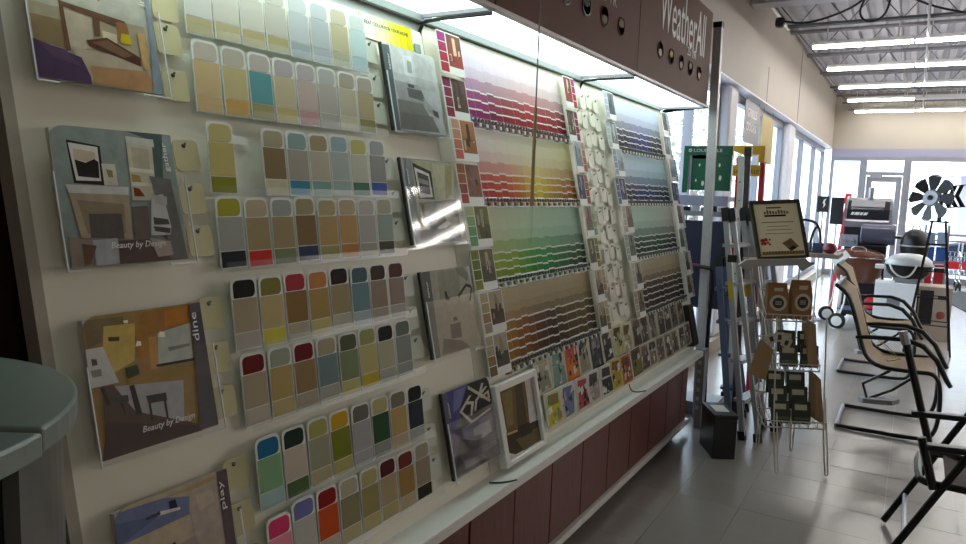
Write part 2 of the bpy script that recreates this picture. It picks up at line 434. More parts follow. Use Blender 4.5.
tree(-5.2, 12.5, 4.2, 'pale leafy tree outside the window behind the green ladder sign')
tree(-4.6, 17.5, 4.0, 'leafy tree outside the window behind the yellow hanging board')
tree(-6.5, 23, 5.0, 'leafy tree far outside near the corner of the glass walls')

# lights
M_TUBE = mat('lit_tube', 'fbf6ee', .4, noise=.0, emit=TUBE_STRENGTH); M_TUBEOFF = mat('unlit_tube', 'd9d9d9', .35)
M_HOUSING = mat('light_housing', 'd0cfcd', .45)
def strip_light(x0, x1, y, lit, label):
    t = thing('strip_light', label, 'light', ((x0 + x1) / 2, y, 3.22), 'ceiling strip lights')
    obj('light_housing', MB().box(x0, x1, y - .035, y + .035, 3.265, 3.31), M_HOUSING, t, I4)
    obj('light_tube', MB().prism([(-.04, .0), (-.032, -.026), (.032, -.026), (.04, 0)], x0 + .01, x1 - .01, Matrix(((0, 0, 1, 0), (1, 0, 0, y), (0, 1, 0, 3.264), (0, 0, 0, 1)))), M_TUBE if lit else M_TUBEOFF, t, I4)
    for x in (x0 + .15, x1 - .15): obj('hanger_rod', MB().tube([(x, y, 3.31), (x, y, ZC - .02)], .006, 5), M_WIRE, t, I4)
for r, y in enumerate((9.26, 10.85, 12.59, 14.22, 15.96)):
    segs = [-1.19, -.17, .62, 2.2, 5.0, 8.6]
    for k in range(5):
        lit = not (r == 3 and k == 1)
        side = ['left end section', 'middle section', 'right hand section', 'section beyond the right edge', 'far right section'][k]
        strip_light(segs[k] + .005, segs[k + 1] - .005, y, lit, '%s strip light, %s, in the %s row from the front' % ('lit white' if lit else 'unlit dull', side, ORD[r]))
for k, y in enumerate((-1.6, 7.5)):  # unseen lit rows, added as fill light for the near area
    strip_light(2.4, 4.9, y, True, 'added fill strip light to the right of the view, %s row from the back' % ORD[k])
    strip_light(5.1, 8.6, y, True, 'added fill strip light far to the right, %s row from the back' % ORD[k])

# ================================================================== THE PAINT DISPLAY
K = .9375
AL = math.radians(12.7)
def PM(y, u, off=0.0, raw=False):
    """frame on the leaning board: x along the board, y up the board, z out of it"""
    if not raw: y *= K; u *= K
    O = Vector((-1.18125, 0, .5671875)); U = Vector((-math.sin(AL), 0, math.cos(AL))); N = Vector((math.cos(AL), 0, math.sin(AL)))
    p = O + Vector((0, y, 0)) + U * u + N * off
    return Matrix(((0, U.x, N.x, p.x), (1, U.y, N.y, p.y), (0, U.z, N.z, p.z), (0, 0, 0, 1)))
disp = thing('paint_display', 'long leaning white paint colour display over a red brown base cabinet', 'display', (-1.2, 2.7, 0))
Y0, Y1 = .711, 4.83
M_BLK = mat('display_back', 'cfd3d2', .5, noise=.03)
obj('back_panel', MB().box(0, Y1 - Y0, -.06, 1.60, -.04, -.012), M_BLK, disp, PM(Y0, 0, 0, True))
obj('backboard', MB().box(0, 1.37, -.05, 1.495, -.012, 0), M_BOARD, disp, PM(Y0, 0, 0, True))
obj('backboard', MB().box(1.374, Y1 - Y0, -.05, 1.525, -.012, 0), M_BOARD, disp, PM(Y0, 0, 0, True))
obj('board_edge', MB().box(-.022, 0, -.06, 1.62, -.04, .004), mat('edge_trim', 'a39a8a', .45), disp, PM(Y0, 0, 0, True))
obj('wood_end_panel', MB().box(-1.53, -1.47, -.45, .78, 0, 2.64), M_DARKWOOD, disp, I4)
# shelf, cabinet
obj('shelf', MB().box(-1.26, -1.083, Y0, 4.64, .49, .528), M_WHITE, disp, I4, bevel=.004)
obj('cabinet_body', MB().box(-1.5, -1.168, Y0, 4.57, .075, .489), M_DARKWOOD, disp, I4)
M_RED = wood_mat('red_brown_laminate', '561f16', '6b2a1e', .42)
pw = .314; yy = Y0 + .005
jt = [Y0] + [1.924 + pw * k for k in range(-3, 9)]
jt = [j for j in jt if j < 4.5] + [4.57]
for a, b in zip(jt, jt[1:]):
    if b - a < .05: continue
    g = .010 if abs(a - 1.924) < .01 else .003
    obj('cabinet_panel', MB().box(-1.167, -1.153, a + g, b - .003, .085, .487), M_RED, disp, I4, bevel=.002)
obj('base_rail', MB().box(-1.175, -1.135, Y0, 2.86, .05, .083), M_WHITE, disp, I4, bevel=.004)
obj('base_rail', MB().box(-1.175, -1.135, 2.865, 4.6, .05, .083), M_WHITE, disp, I4, bevel=.004)
for y in (.8, 2.2, 3.3, 4.3): obj('base_foot', MB().box(-1.42, -1.19, y, y + .14, 0, .074), M_BLACK, disp, I4)
# canopy
HX = -1.21
M_HEAD = mat('canopy_brown', '6a4436', .6, noise=.03, scale=5, spec=.12)
secs = [Y0, 2.067, 3.437, 4.80]
for a, b in zip(secs, secs[1:]):
    obj('canopy_panel', MB().box(HX - .02, HX, a + .003, b - .003, 2.085, 2.66), M_HEAD, disp, I4)
    obj('canopy_joint', MB().box(HX - .016, HX - .004, b - .004, b + .004, 2.09, 2.66), M_BLACK, disp, I4)
    obj('light_diffuser', MB().box(HX - .285, HX - .022, a + .006, b - .006, 2.083, 2.092), mat('lit_diffuser', 'e6fbf6', .4, noise=0, emit=DIFFUSER_STRENGTH), disp, I4)
    obj('diffuser_bar', MB().box(HX - .29, HX - .004, b - .006, b + .006, 2.070, 2.09), M_GREYMETAL, disp, I4)
obj('canopy_lip', MB().box(HX - .024, HX + .004, Y0, 4.80, 2.074, 2.086), mat('lip_white', 'c9beb8', .4), disp, I4)
obj('canopy_lip', MB().box(HX - .305, HX - .285, Y0, 4.80, 2.060, 2.10), mat('lip_grey', '8e9696', .45), disp, I4)
obj('canopy_top', MB().box(WX + .003, HX - .021, Y0, 4.80, 2.10, 2.14).box(WX + .003, HX - .021, Y0, 4.80, 2.63, 2.66), M_HEAD, disp, I4)
for y in (2.067, 3.45):
    obj('canopy_bracket', MB().tube([(HX - .02, y + .012, 2.066), (HX - .27, y + .012, 2.066), (HX - .30, y + .012, 2.05), (HX - .31, y + .012, 1.985)], .007, 6, smooth=1), M_BLACK, disp, I4)
# sign lettering and the oval pictures on the canopy; x of the lettering runs along the wall, facing the aisle
def FM(y, z, dx=.001): return Matrix(((0, 0, 1, HX + dx), (1, 0, 0, y), (0, 1, 0, z), (0, 0, 0, 1)))
obj('sign_lettering', text_mesh('WeatherAll', .90, .25), M_TEXTW, disp, FM(3.74, 2.355))
obj('sign_lettering', text_mesh('25 YR', .19, .045), M_TEXTW, disp, FM(4.27, 2.315))
obj('sign_lettering', text_mesh('20 YR', .19, .045), M_TEXTW, disp, FM(2.93, 2.315))
ovc = ['3a2c20', 'b08830', 'a87838', '6c5c50', 'd8ccc0', 'b8a08c', '94745c', 'a48e7a', '8c7866', 'e0d8cc']
for i, y in enumerate([2.40, 2.595, 2.79, 2.985, 3.19, 3.77, 3.965, 4.16, 4.35, 4.555]):
    ov = obj('oval_frame', MB().lathe([(.043, 0), (.043, .003), (.038, .004), (.038, .002)], (0, 0, 0), 24), M_BLACK if i < 3 else M_HEAD, disp, FM(y, 2.25))
    m = MB(); pts = [(.039 * math.cos(t * math.pi / 12), .039 * math.sin(t * math.pi / 12)) for t in range(24)]
    m.prism(pts, .0005, .002, col=ovc[i])
    lowp = [(x * .7, y2 * .45 - .012 * (1 if i % 2 else -1)) for x, y2 in pts]
    m.prism(lowp, .002, .0026, col=ovc[(i * 3 + 4) % 10])
    obj('oval_picture', m, M_PRINT, ov, FM(y, 2.25))

# ---- colour card racks at the left: 8 rows of 8 cards
CH = {  # top, middle, bottom swatch of every card; None = empty slot
 1: [('c8c8c4', 'c8c8c0', 'b0a57a'), ('c8c6ba', 'c9c6b8', 'b5ab80'), ('c5c2b8', 'c5c2b4', 'b0a275'), ('c4c0b4', 'bdb9ad', 'aaa070'), ('c4c8c8', 'b8bdbd', '9aa5a8'), ('bcc2c4', 'b0b6b8', 'a5adb0'), ('c4bca4', 'b8b090', 'a8a890'), ('c4ccca', 'b8cccc', 'a5bcc0')],
 2: [('c0b8a8', 'c8b080', 'c5a878'), ('b8b0a0', 'c0b080', 'c09850'), ('b8b0a8', '5a9498', '989060'), ('b0a8a8', 'bdb090', 'bdaa70'), ('b0a8a8', 'bca8a0', 'b88c88'), ('b0b0ac', 'b0a9a0', 'a8a298'), ('a8a090', 'b8b098', 'c0b8a0'), ('aaa598', 'ada07c', '8a8550')],
 3: [('c0b478', 'bcae6c', '848418'), None, ('a59c80', '806a4a', 'c0b89a'), ('88a09c', 'a0988a', '2e7f98'), ('a09070', 'b5ac98', '7fa098'), ('94aab0', 'a8b0a8', '98b0a8'), ('bdb870', 'c0c0b0', '48745a'), ('a8a8a8', '9a9894', '3a58a0')],
 4: [('a8a030', 'a0a098', '1c2026'), ('b8a98c', 'a08c66', 'c02820'), ('9aa098', '9c8a64', '78805c'), ('a09270', '7c6440', '2c3858'), ('b0a078', 'b0925e', '98905f'), ('b8a684', 'b8905a', 'b07838'), ('b8b4ac', 'b0aaa4', 'a09e90'), ('b0ac98', '98a89c', '504a40')],
 5: [('141010', 'a89a80', 'b0a8a0'), ('807838', 'bcaa78', 'c8bc40'), ('a83038', '8a6a38', 'b0a890'), ('c08048', 'a88c50', 'c0b478'), ('281a12', '9c8c68', 'b8b4a0'), ('486068', '6a8890', 'a8b8b8'), ('402c28', '948270', 'a89c90'), ('583028', '988478', 'b0a8a0')],
 6: [('6a1014', 'a89a80', 'b8b0a0'), ('98a08c', 'b09a60', 'b8a878'), ('6c1014', '907850', 'a8a088'), ('a89c80', '6c8484', 'a8a898'), ('505838', '7c8a60', 'c0b878'), ('989860', 'bcb078', 'c0a830'), ('101414', 'b0ac90', 'a8aca0'), ('687068', '889088', '989c98')],
 7: [('17688e', '80a880', 'a0bcb8'), ('102c1c', 'c0b4a4', '50683c'), ('a09c58', '98987c', 'b0a880'), ('c49c10', '767a14', 'b0a868'), ('68665a', 'a0a0a0', 'a8a8a8'), ('b0a878', '264c30', '90948c'), ('787460', 'b89a60', 'b8a888'), ('101418', '283038', 'a0a49c')],
 8: [('d43a6a', 'e08c9c', 'd8a8a8'), ('7074a8', 'b4b0a8', '182c60'), ('8a1014', 'c44c18', 'b8ac98'), ('b0a890', '888060', 'b8ac88'), ('b0a470', '988c58', 'b8ac78'), ('501010', 'a89470', 'b0a070'), ('6c2418', '9c7840', 'b8a888'), ('a09880', '948470', '241810')]}
card_me = MB().prism(rrect(.0735, .165, .016, '0011', 4), 0, .002).mesh('card'); card_me.materials.append(M_CARD)
sw_me = []
for y0, y1, c in ((.119, .1590, '0111'), (.041, .117, '0000'), (.003, .039, '0000')):
    m = MB().prism(rrect(.0685 if c == '0000' else .0615, y1 - y0, .013, c, 4, .0025 if c == '0000' else .0062, y0), .002, .0028).mesh('swatch'); m.materials.append(M_SWATCH); sw_me.append(m)
RT = {1: 1.545, 2: 1.352, 3: 1.152, 4: .969, 5: .770, 6: .586, 7: .383, 8: .199}
for r in range(1, 9):
    ub = (RT[r] - .174)
    obj('card_tray', MB().box(-.004, .662, -.006, .135, -.0005, .0015).box(-.004, .662, -.008, .014, .040, .0412), M_FROST, disp, PM(1.163, ub, .006))
    tilt = Matrix.Rotation(math.radians(5), 4, 'X')
    for c in range(8):
        sw = CH[r][c]
        if sw is None:
            obj('barcode_label', MB().box(.02, .06, .125, .145, 0, .001), M_CARD, disp, PM(1.163 + .0835, ub, .010)); continue
        dz = .020 + .0012 * c + (.006 if r in (1, 3, 5, 7) else 0); dy = random.uniform(-.002, .002)
        if (r, c) in ((6, 2), (8, 0)): dy = -.012
        if (r, c) in ((6, 2),): dy = .0
        t = thing('colour_card', '%s colour card with %s top, %s in the %s row from top' % (cname(sw[1]), cname(sw[0]), ORD[c], ORD[r - 1]), 'card',
                  PM(1.163 * K + .0783 * c, ub * K + dy, dz, True) @ tilt @ Matrix.Rotation(random.uniform(-.012, .012), 4, 'Z'), 'paint colour cards in the left racks')
        obj('card', card_me, None, t)
        for k in range(3): obj('swatch', sw_me[k], None, t, color=sw[k])

# ---- small cream tags with a punched hole
tag_me = MB().prism(rrect(.064, .069, .012, '1111', 3), 0, .0016).mesh('tag'); tag_me.materials.append(M_CREAM)
hook_me = MB().tube([(.028, .058, -.006), (.028, .058, .006), (.028, .062, .010)], .0028, 6).mesh('hook'); hook_me.materials.append(M_GREYMETAL)
slot_me = MB().prism([(.028 + .005 * math.cos(a * math.pi / 5), .056 + .005 * math.sin(a * math.pi / 5)) for a in range(10)], .0016, .0021).mesh('punched_hole'); slot_me.materials.append(M_BLACK)
tag2_me = tag_me.copy(); tag2_me.materials.clear(); tag2_me.materials.append(mat('pale_card', 'd2d0be', .5)); tag3_me = tag_me.copy(); tag3_me.materials.clear(); tag3_me.materials.append(mat('pale_green_card', 'c4c8ba', .5))
def cream_tag(y, u, off, label, group, s=1.0, parts=True, rz=0.0):
    t = thing('sample_tag', label, 'tag', PM(y, u, off) @ Matrix.Rotation(rz, 4, 'Z') @ Matrix.Diagonal((s, s, 1, 1)), group)
    obj('tag', (tag_me if s == 1 else tag2_me) if y < 1.5 or s != 1 else tag3_me, None, t); obj('punched_hole', slot_me, None, t)
    if parts: obj('hook', hook_me, None, t)
near = ['the top picture book', 'the second picture book', 'the third picture book', 'the lowest picture book']
for col, (yy, tops, nm) in enumerate(((1.083, [1.46, 1.378, 1.270, 1.102, 1.0, .901, .731, .627, .521, .352, .246, .14], 'the left'),
                                      (1.842, [1.49, 1.376, 1.288, 1.104, 1.0, .903, .724, .617, .52, .348, .231, .13], 'the second'))):
    for k, tp in enumerate(tops):
        cream_tag(yy + random.uniform(-.003, .003), tp - .070, .018, '%s sample tag' % ['khaki', 'pale'][col] + ', %s down the %s tag column, beside %s' % (ORD[k], ['left', 'second'][col], near[k // 3]),
                  'cream sample tags by the picture books', rz=random.uniform(-.05, .05))
for c in range(4):
    for r in range(12):
        cream_tag(3.515 + .092 * c + random.uniform(-.006, .006), 1.49 - .1035 * r - (.02 if c % 2 else 0), .012 + .005 * ((r + c) % 2),
                  'pale sample tag between the big colour racks, %s down, column %s' % (ORD[r], ['one', 'two', 'three', 'four'][c]), 'sample tags between the colour racks', 1.08, rz=random.uniform(-.12, .05))

# ---- picture books in acrylic pockets
PRINTS={
'inside':[('b9b6a8',[0.01,1.0,1.0,1.0,1.0,0.0,0.0,0.0]),('a99c80',[0.01,0.54,0.92,0.53,0.93,0.2,0.01,0.24]),('8a7350',[0.01,0.45,0.43,0.44,0.41,0.22,0.01,0.26]),('c9c6c0',[0.24,0.78,0.55,0.83,0.54,0.65,0.33,0.67,0.24,0.72]),('c9c890',[0.36,0.79,0.47,0.8,0.46,0.73,0.37,0.72]),('8c2434',[0.54,0.82,0.58,0.83,0.58,0.69,0.55,0.65,0.54,0.71]),('c2b49c',[0.26,0.53,0.47,0.51,0.45,0.28,0.27,0.23]),('6b4a30',[0.22,0.59,0.75,0.54,0.76,0.47,0.25,0.55]),('6b4a30',[0.23,0.59,0.26,0.57,0.27,0.23,0.23,0.22]),('6b4a30',[0.48,0.56,0.54,0.55,0.52,0.38,0.47,0.37]),('9a6a3c',[0.67,0.52,0.76,0.53,0.78,0.37,0.66,0.38]),('d8c8ac',[0.54,0.43,0.66,0.42,0.65,0.34,0.54,0.36]),('c8b018',[0.7,0.44,0.77,0.44,0.78,0.36,0.68,0.36]),('b8a890',[0.27,0.26,0.81,0.25,0.88,0.1,0.39,0.03]),('5a3222',[0.4,0.33,0.57,0.38,0.84,0.27,0.83,0.2,0.42,0.29]),('7c5a40',[0.44,0.32,0.57,0.36,0.78,0.28,0.7,0.25]),('b4885c',[0.4,0.14,0.88,0.17,0.92,0.08,0.87,0.0,0.41,0.01]),('c8a46c',[0.84,0.47,0.91,0.47,0.91,0.18,0.85,0.19]),('4e3656',[0.0,0.27,0.34,0.19,0.39,0.06,0.39,0.0,0.0,0.0]),('5e4464',[0.04,0.25,0.22,0.23,0.34,0.12,0.13,0.16]),('8e98a4',[0.96,1.0,1.0,1.0,1.0,0.0,0.91,0.0,0.95,0.42])],
'gather':[('89938e',[0.01,1.0,1.0,1.0,0.98,0.0,0.0,0.0]),('4c5c5a',[0.6,1.0,0.92,1.0,0.85,0.5,0.73,0.5,0.82,0.94]),('2e1c1e',[0.12,0.9,0.37,0.87,0.36,0.58,0.13,0.59]),('d8d4cc',[0.13,0.88,0.35,0.86,0.34,0.61,0.15,0.61]),('c8b49c',[0.16,0.84,0.32,0.82,0.32,0.74,0.16,0.76]),('241a18',[0.16,0.76,0.24,0.74,0.31,0.77,0.34,0.75,0.33,0.63,0.17,0.64]),('c8c2b0',[0.36,0.74,0.47,0.74,0.47,0.58,0.36,0.58]),('8a7c60',[0.39,0.7,0.44,0.69,0.44,0.64,0.4,0.64]),('c9c6bc',[0.59,0.96,0.83,0.95,0.83,0.89,0.59,0.9]),('c4bca4',[0.59,0.91,0.81,0.89,0.78,0.47,0.57,0.47]),('b4a890',[0.62,0.88,0.77,0.87,0.76,0.71,0.62,0.72]),('d8d2c4',[0.58,0.72,0.79,0.71,0.79,0.68,0.58,0.69]),('a88c4c',[0.59,0.67,0.66,0.66,0.67,0.61,0.59,0.61]),('d8d2c4',[0.58,0.61,0.79,0.6,0.79,0.58,0.58,0.58]),('7c3020',[0.59,0.57,0.64,0.56,0.68,0.5,0.59,0.5]),('c8c4c0',[0.06,0.58,0.55,0.57,0.54,0.51,0.08,0.52]),('a8967c',[0.08,0.52,0.54,0.51,0.52,0.18,0.12,0.2]),('8e7c64',[0.13,0.47,0.49,0.44,0.47,0.22,0.17,0.23]),('5a5450',[0.2,0.37,0.46,0.37,0.45,0.18,0.19,0.2]),('6a5e54',[0.55,0.42,0.69,0.43,0.67,0.16,0.54,0.16]),('6c6864',[0.74,0.66,0.93,0.64,0.98,0.0,0.82,0.0,0.81,0.38]),('c0bcb8',[0.73,0.5,0.84,0.52,0.87,0.26,0.85,0.2,0.68,0.2]),('4a4440',[0.72,0.34,0.85,0.32,0.86,0.28,0.72,0.28]),('4a4440',[0.71,0.27,0.86,0.25,0.85,0.21,0.72,0.23]),('b0aca8',[0.77,0.51,0.87,0.5,0.86,0.43,0.75,0.44]),('5c4840',[0.4,0.17,0.74,0.17,0.83,0.0,0.38,0.0]),('a8988c',[0.66,0.18,0.84,0.15,0.85,0.04,0.71,0.03]),('a8a8ac',[0.2,0.18,0.39,0.19,0.38,0.0,0.2,0.0]),('8a7a6a',[0.02,0.21,0.19,0.19,0.17,0.0,0.02,0.0]),('6c4c3a',[0.11,0.16,0.22,0.14,0.16,0.01,0.11,0.01])],
'dine':[('9a7c48',[0.0,1.0,1.0,1.0,1.0,0.01,0.0,0.0]),('a07038',[0.48,0.98,0.92,0.99,0.89,0.85,0.62,0.81,0.39,0.8]),('b8782c',[0.68,0.97,0.91,0.98,0.89,0.86,0.65,0.85]),('7c6c50',[0.02,0.98,0.32,0.97,0.32,0.88,0.02,0.78]),('c8ac60',[0.16,0.92,0.41,0.91,0.36,0.64,0.15,0.57,0.12,0.72]),('58482c',[0.18,0.84,0.27,0.83,0.26,0.8,0.18,0.81]),('a8783c',[0.41,0.89,0.51,0.89,0.51,0.54,0.38,0.54]),('c09050',[0.5,0.79,0.57,0.79,0.55,0.55,0.48,0.55]),('b4b8ac',[0.58,0.81,0.89,0.85,0.86,0.56,0.55,0.57]),('7c8478',[0.65,0.69,0.85,0.69,0.85,0.67,0.66,0.66]),('282c28',[0.53,0.58,0.88,0.57,0.87,0.55,0.53,0.56]),('c8c4c0',[0.0,0.78,0.13,0.78,0.21,0.51,0.0,0.51]),('5c5850',[0.03,0.71,0.07,0.7,0.07,0.66,0.03,0.66]),('8c8880',[0.01,0.63,0.09,0.63,0.09,0.58,0.02,0.58]),('3c4828',[0.27,0.6,0.37,0.61,0.38,0.54,0.29,0.52]),('f0e8d0',[0.4,0.78,0.43,0.77,0.43,0.74,0.38,0.74]),('f0e8d0',[0.6,0.82,0.64,0.81,0.64,0.77,0.58,0.78]),('f8f0d8',[0.31,0.94,0.35,0.94,0.35,0.92,0.32,0.92]),('9c7c3c',[0.26,0.52,0.88,0.51,0.96,0.47,0.54,0.42,0.28,0.47]),('a8a8a8',[0.16,0.49,0.74,0.42,0.69,0.08,0.29,0.26]),('5c4840',[0.08,0.51,0.16,0.5,0.3,0.28,0.86,0.04,0.84,0.0,0.03,0.01]),('4c3c38',[0.07,0.26,0.61,0.1,0.95,0.01,0.0,0.0]),('3c2e2c',[0.06,0.5,0.09,0.5,0.12,0.37,0.09,0.37]),('4c4844',[0.12,0.42,0.26,0.41,0.26,0.36,0.14,0.38]),('3c2e2c',[0.28,0.47,0.32,0.47,0.35,0.25,0.3,0.25]),('3c3634',[0.4,0.37,0.57,0.36,0.57,0.3,0.41,0.31]),('3c2e2c',[0.41,0.32,0.43,0.32,0.43,0.18,0.41,0.18]),('3c2e2c',[0.54,0.32,0.56,0.32,0.56,0.17,0.54,0.17]),('3c2e2c',[0.19,0.37,0.21,0.36,0.22,0.27,0.21,0.28]),('544c54',[0.89,0.99,1.0,1.0,1.0,0.01,0.82,0.01,0.88,0.57])],
'play':[('b8a890',[0.0,1.0,0.9,1.0,0.94,0.32,0.0,0.36]),('707a98',[0.0,0.98,0.4,0.96,0.62,0.9,0.6,0.77,0.0,0.75]),('5f6a88',[0.0,0.91,0.36,0.85,0.0,0.75]),('302e44',[0.44,0.92,0.5,0.92,0.51,0.85,0.44,0.86]),('d8d0cc',[0.32,0.88,0.53,0.85,0.53,0.83,0.32,0.85]),('484858',[0.24,0.87,0.36,0.88,0.36,0.85,0.24,0.85]),('b09a70',[0.4,0.96,0.88,0.98,0.89,0.95,0.63,0.94]),('b4a498',[0.62,0.91,0.89,0.93,0.88,0.45,0.61,0.54]),('c4b2a0',[0.68,0.89,0.84,0.88,0.84,0.79,0.69,0.76]),('402c38',[0.4,0.61,0.44,0.62,0.46,0.57,0.41,0.56]),('a4928c',[0.48,0.59,0.63,0.6,0.64,0.53,0.5,0.49]),('5c4c50',[0.9,1.0,1.0,1.0,0.98,0.38,0.88,0.38])],
'sofa':[('c4c8c8',[0.0,1.0,1.0,1.0,1.0,0.02,0.0,0.0]),('d4d8d8',[0.36,0.92,0.53,0.93,0.52,0.68,0.35,0.68]),('9ca4a4',[0.43,0.87,0.51,0.86,0.5,0.72,0.41,0.72]),('b8bcba',[0.58,0.98,0.9,0.94,0.92,0.55,0.54,0.55]),('a4a6a4',[0.14,0.59,0.59,0.59,0.75,0.33,0.17,0.36]),('3c403c',[0.37,0.58,0.5,0.58,0.49,0.54,0.38,0.54]),('5c605c',[0.35,0.53,0.63,0.53,0.67,0.4,0.36,0.42]),('7c7c74',[0.14,0.37,0.61,0.37,0.84,0.04,0.12,0.02]),('6c6a64',[0.17,0.22,0.77,0.23,0.88,0.04,0.12,0.03]),('a8aaa8',[0.63,0.44,0.9,0.3,0.91,0.22,0.67,0.3]),('48443c',[0.79,0.32,0.9,0.3,0.91,0.22,0.81,0.25]),('586468',[0.0,0.98,0.13,0.99,0.11,0.0,0.0,0.0])],
'study':[('a8a488',[0.07,0.99,1.0,0.98,0.99,0.0,0.0,0.01]),('b8b498',[0.59,0.96,1.0,0.94,0.96,0.5,0.63,0.55]),('9c9464',[0.85,0.96,1.0,0.94,0.91,0.6,0.76,0.51]),('2c2824',[0.21,0.95,0.55,0.86,0.54,0.52,0.23,0.53]),('d4d0c8',[0.23,0.9,0.5,0.83,0.51,0.55,0.25,0.54]),('4c4844',[0.27,0.85,0.48,0.8,0.47,0.58,0.28,0.6]),('8c8c88',[0.27,0.78,0.46,0.74,0.46,0.69,0.27,0.72]),('6c6858',[0.22,0.48,0.97,0.53,0.99,0.31,0.27,0.31]),('8c8878',[0.53,0.46,0.88,0.48,0.91,0.32,0.55,0.28]),('4c483c',[0.3,0.28,0.68,0.32,0.76,0.18,0.37,0.15]),('d8d4c4',[0.49,0.18,0.72,0.26,0.79,0.23,0.61,0.14]),('5c584c',[0.13,0.16,0.95,0.17,0.97,0.0,0.12,0.01]),('3c382c',[0.52,0.48,0.54,0.48,0.53,0.33,0.5,0.33]),('3c382c',[0.26,0.46,0.3,0.46,0.29,0.26,0.26,0.27]),('7c8488',[0.08,0.99,0.19,0.99,0.14,0.01,0.0,0.01])],
'bird':[('a09a88',[0.0,1.0,0.94,1.0,1.0,0.0,0.0,0.0]),('8c8878',[0.32,0.98,0.77,0.98,0.71,0.65,0.3,0.65]),('78786c',[0.69,1.0,0.86,1.0,0.95,0.91,0.92,0.81,0.73,0.92]),('2c281c',[0.4,0.74,0.44,0.74,0.46,0.67,0.5,0.65,0.47,0.62,0.4,0.64]),('2c281c',[0.65,0.66,0.87,0.79,0.98,0.76,0.97,0.72,0.87,0.75,0.68,0.63]),('2c281c',[0.97,0.73,1.0,0.73,0.9,0.51,0.84,0.5]),('9c9480',[0.18,0.57,1.0,0.57,1.0,0.01,0.18,0.04]),('504838',[0.41,0.34,0.63,0.34,0.61,0.16,0.4,0.17]),('6c6048',[0.25,0.2,0.61,0.12,0.76,0.01,0.17,0.02]),('3c3424',[0.49,0.41,0.56,0.42,0.58,0.37,0.49,0.37]),('585650',[0.0,1.0,0.17,1.0,0.13,0.0,0.0,0.0])],
'house':[('4c4a5c',[0.0,0.99,1.0,0.98,1.0,0.0,0.0,0.02]),('44427c',[0.08,1.0,0.54,1.0,0.3,0.71,0.07,0.46,0.09,0.76]),('6a6a9c',[0.24,0.98,0.49,0.98,0.3,0.76,0.16,0.74]),('181418',[0.54,1.0,0.96,0.99,1.0,0.75,0.95,0.6,0.31,0.52,0.28,0.72]),('c0b8a8',[0.53,0.98,0.74,0.85,0.82,0.94,0.87,0.94,0.79,0.82,0.98,0.7,0.94,0.68,0.52,0.94]),('c0b8a8',[0.28,0.72,0.53,0.86,0.57,0.85,0.34,0.71,0.51,0.56,0.95,0.61,0.94,0.59,0.49,0.52]),('c0b8a8',[0.42,0.81,0.61,0.77,0.53,0.62,0.49,0.62,0.54,0.75,0.44,0.77]),('c0b8a8',[0.64,0.78,0.9,0.89,0.94,0.88,0.68,0.76,0.62,0.65,0.58,0.65]),('c0b8a8',[0.75,0.79,0.96,0.83,0.96,0.73,0.91,0.72,0.92,0.8,0.78,0.76]),('6c6880',[0.27,0.53,0.95,0.54,0.92,0.32,0.46,0.3,0.27,0.4]),('a8a4a0',[0.5,0.46,0.7,0.48,0.68,0.35,0.51,0.37]),('a8a4a0',[0.67,0.47,0.87,0.47,0.89,0.32,0.66,0.3]),('282428',[0.21,0.42,0.47,0.33,1.0,0.19,1.0,0.0,0.0,0.03]),('605860',[0.16,0.23,0.94,0.2,0.97,0.14,0.21,0.12]),('807880',[0.22,0.16,0.64,0.12,0.69,0.05,0.23,0.06]),('5c5c70',[0.0,0.99,0.1,0.99,0.03,0.0,0.0,0.04])],
'arch':[('d8d4c8',[0.02,1.0,0.99,1.0,1.0,0.03,0.0,0.0]),('6c5428',[0.16,0.92,0.76,0.91,0.74,0.32,0.18,0.36]),('4c3c20',[0.52,0.91,0.68,0.9,0.66,0.34,0.43,0.35]),('84703c',[0.2,0.88,0.43,0.88,0.36,0.46,0.21,0.44]),('c8c4bc',[0.78,0.89,1.0,0.89,0.97,0.35,0.72,0.36]),('504c40',[0.94,0.87,1.0,0.87,1.0,0.4,0.91,0.41]),('9c9080',[0.99,0.84,1.0,0.84,0.97,0.43,0.94,0.42]),('3c2c18',[0.14,0.4,0.7,0.36,1.0,0.34,1.0,0.07,0.14,0.09]),('b8a060',[0.16,0.39,0.41,0.37,0.42,0.34,0.18,0.36]),('685838',[0.35,0.26,0.99,0.25,1.0,0.08,0.49,0.07]),('c8c4b8',[0.14,0.16,0.33,0.07,0.92,0.06,1.0,0.07,1.0,0.02,0.14,0.03]),('302414',[0.47,0.4,0.7,0.38,0.76,0.23,0.47,0.24])],
}
M_PAGES = mat('book_pages', 'cfcac0', .6, noise=.1, scale=200)
def print_part(name, key, w, h, parent, M, z=0.0, outline=None):
    m = MB()
    for i, (c, q) in enumerate(PRINTS[key]):
        pts = [(q[k] * w, q[k + 1] * h) for k in range(0, len(q), 2)]
        ar = sum(pts[i2][0] * pts[(i2 + 1) % len(pts)][1] - pts[(i2 + 1) % len(pts)][0] * pts[i2][1] for i2 in range(len(pts)))
        if ar < 0: pts = pts[::-1]
        pts = clip_convex(pts, outline) if outline else pts
        if len(pts) > 2: m.quad([(x, y, z + .00012 * i) for x, y in pts], c)
    return obj(name, m, M_PRINT, parent, M)
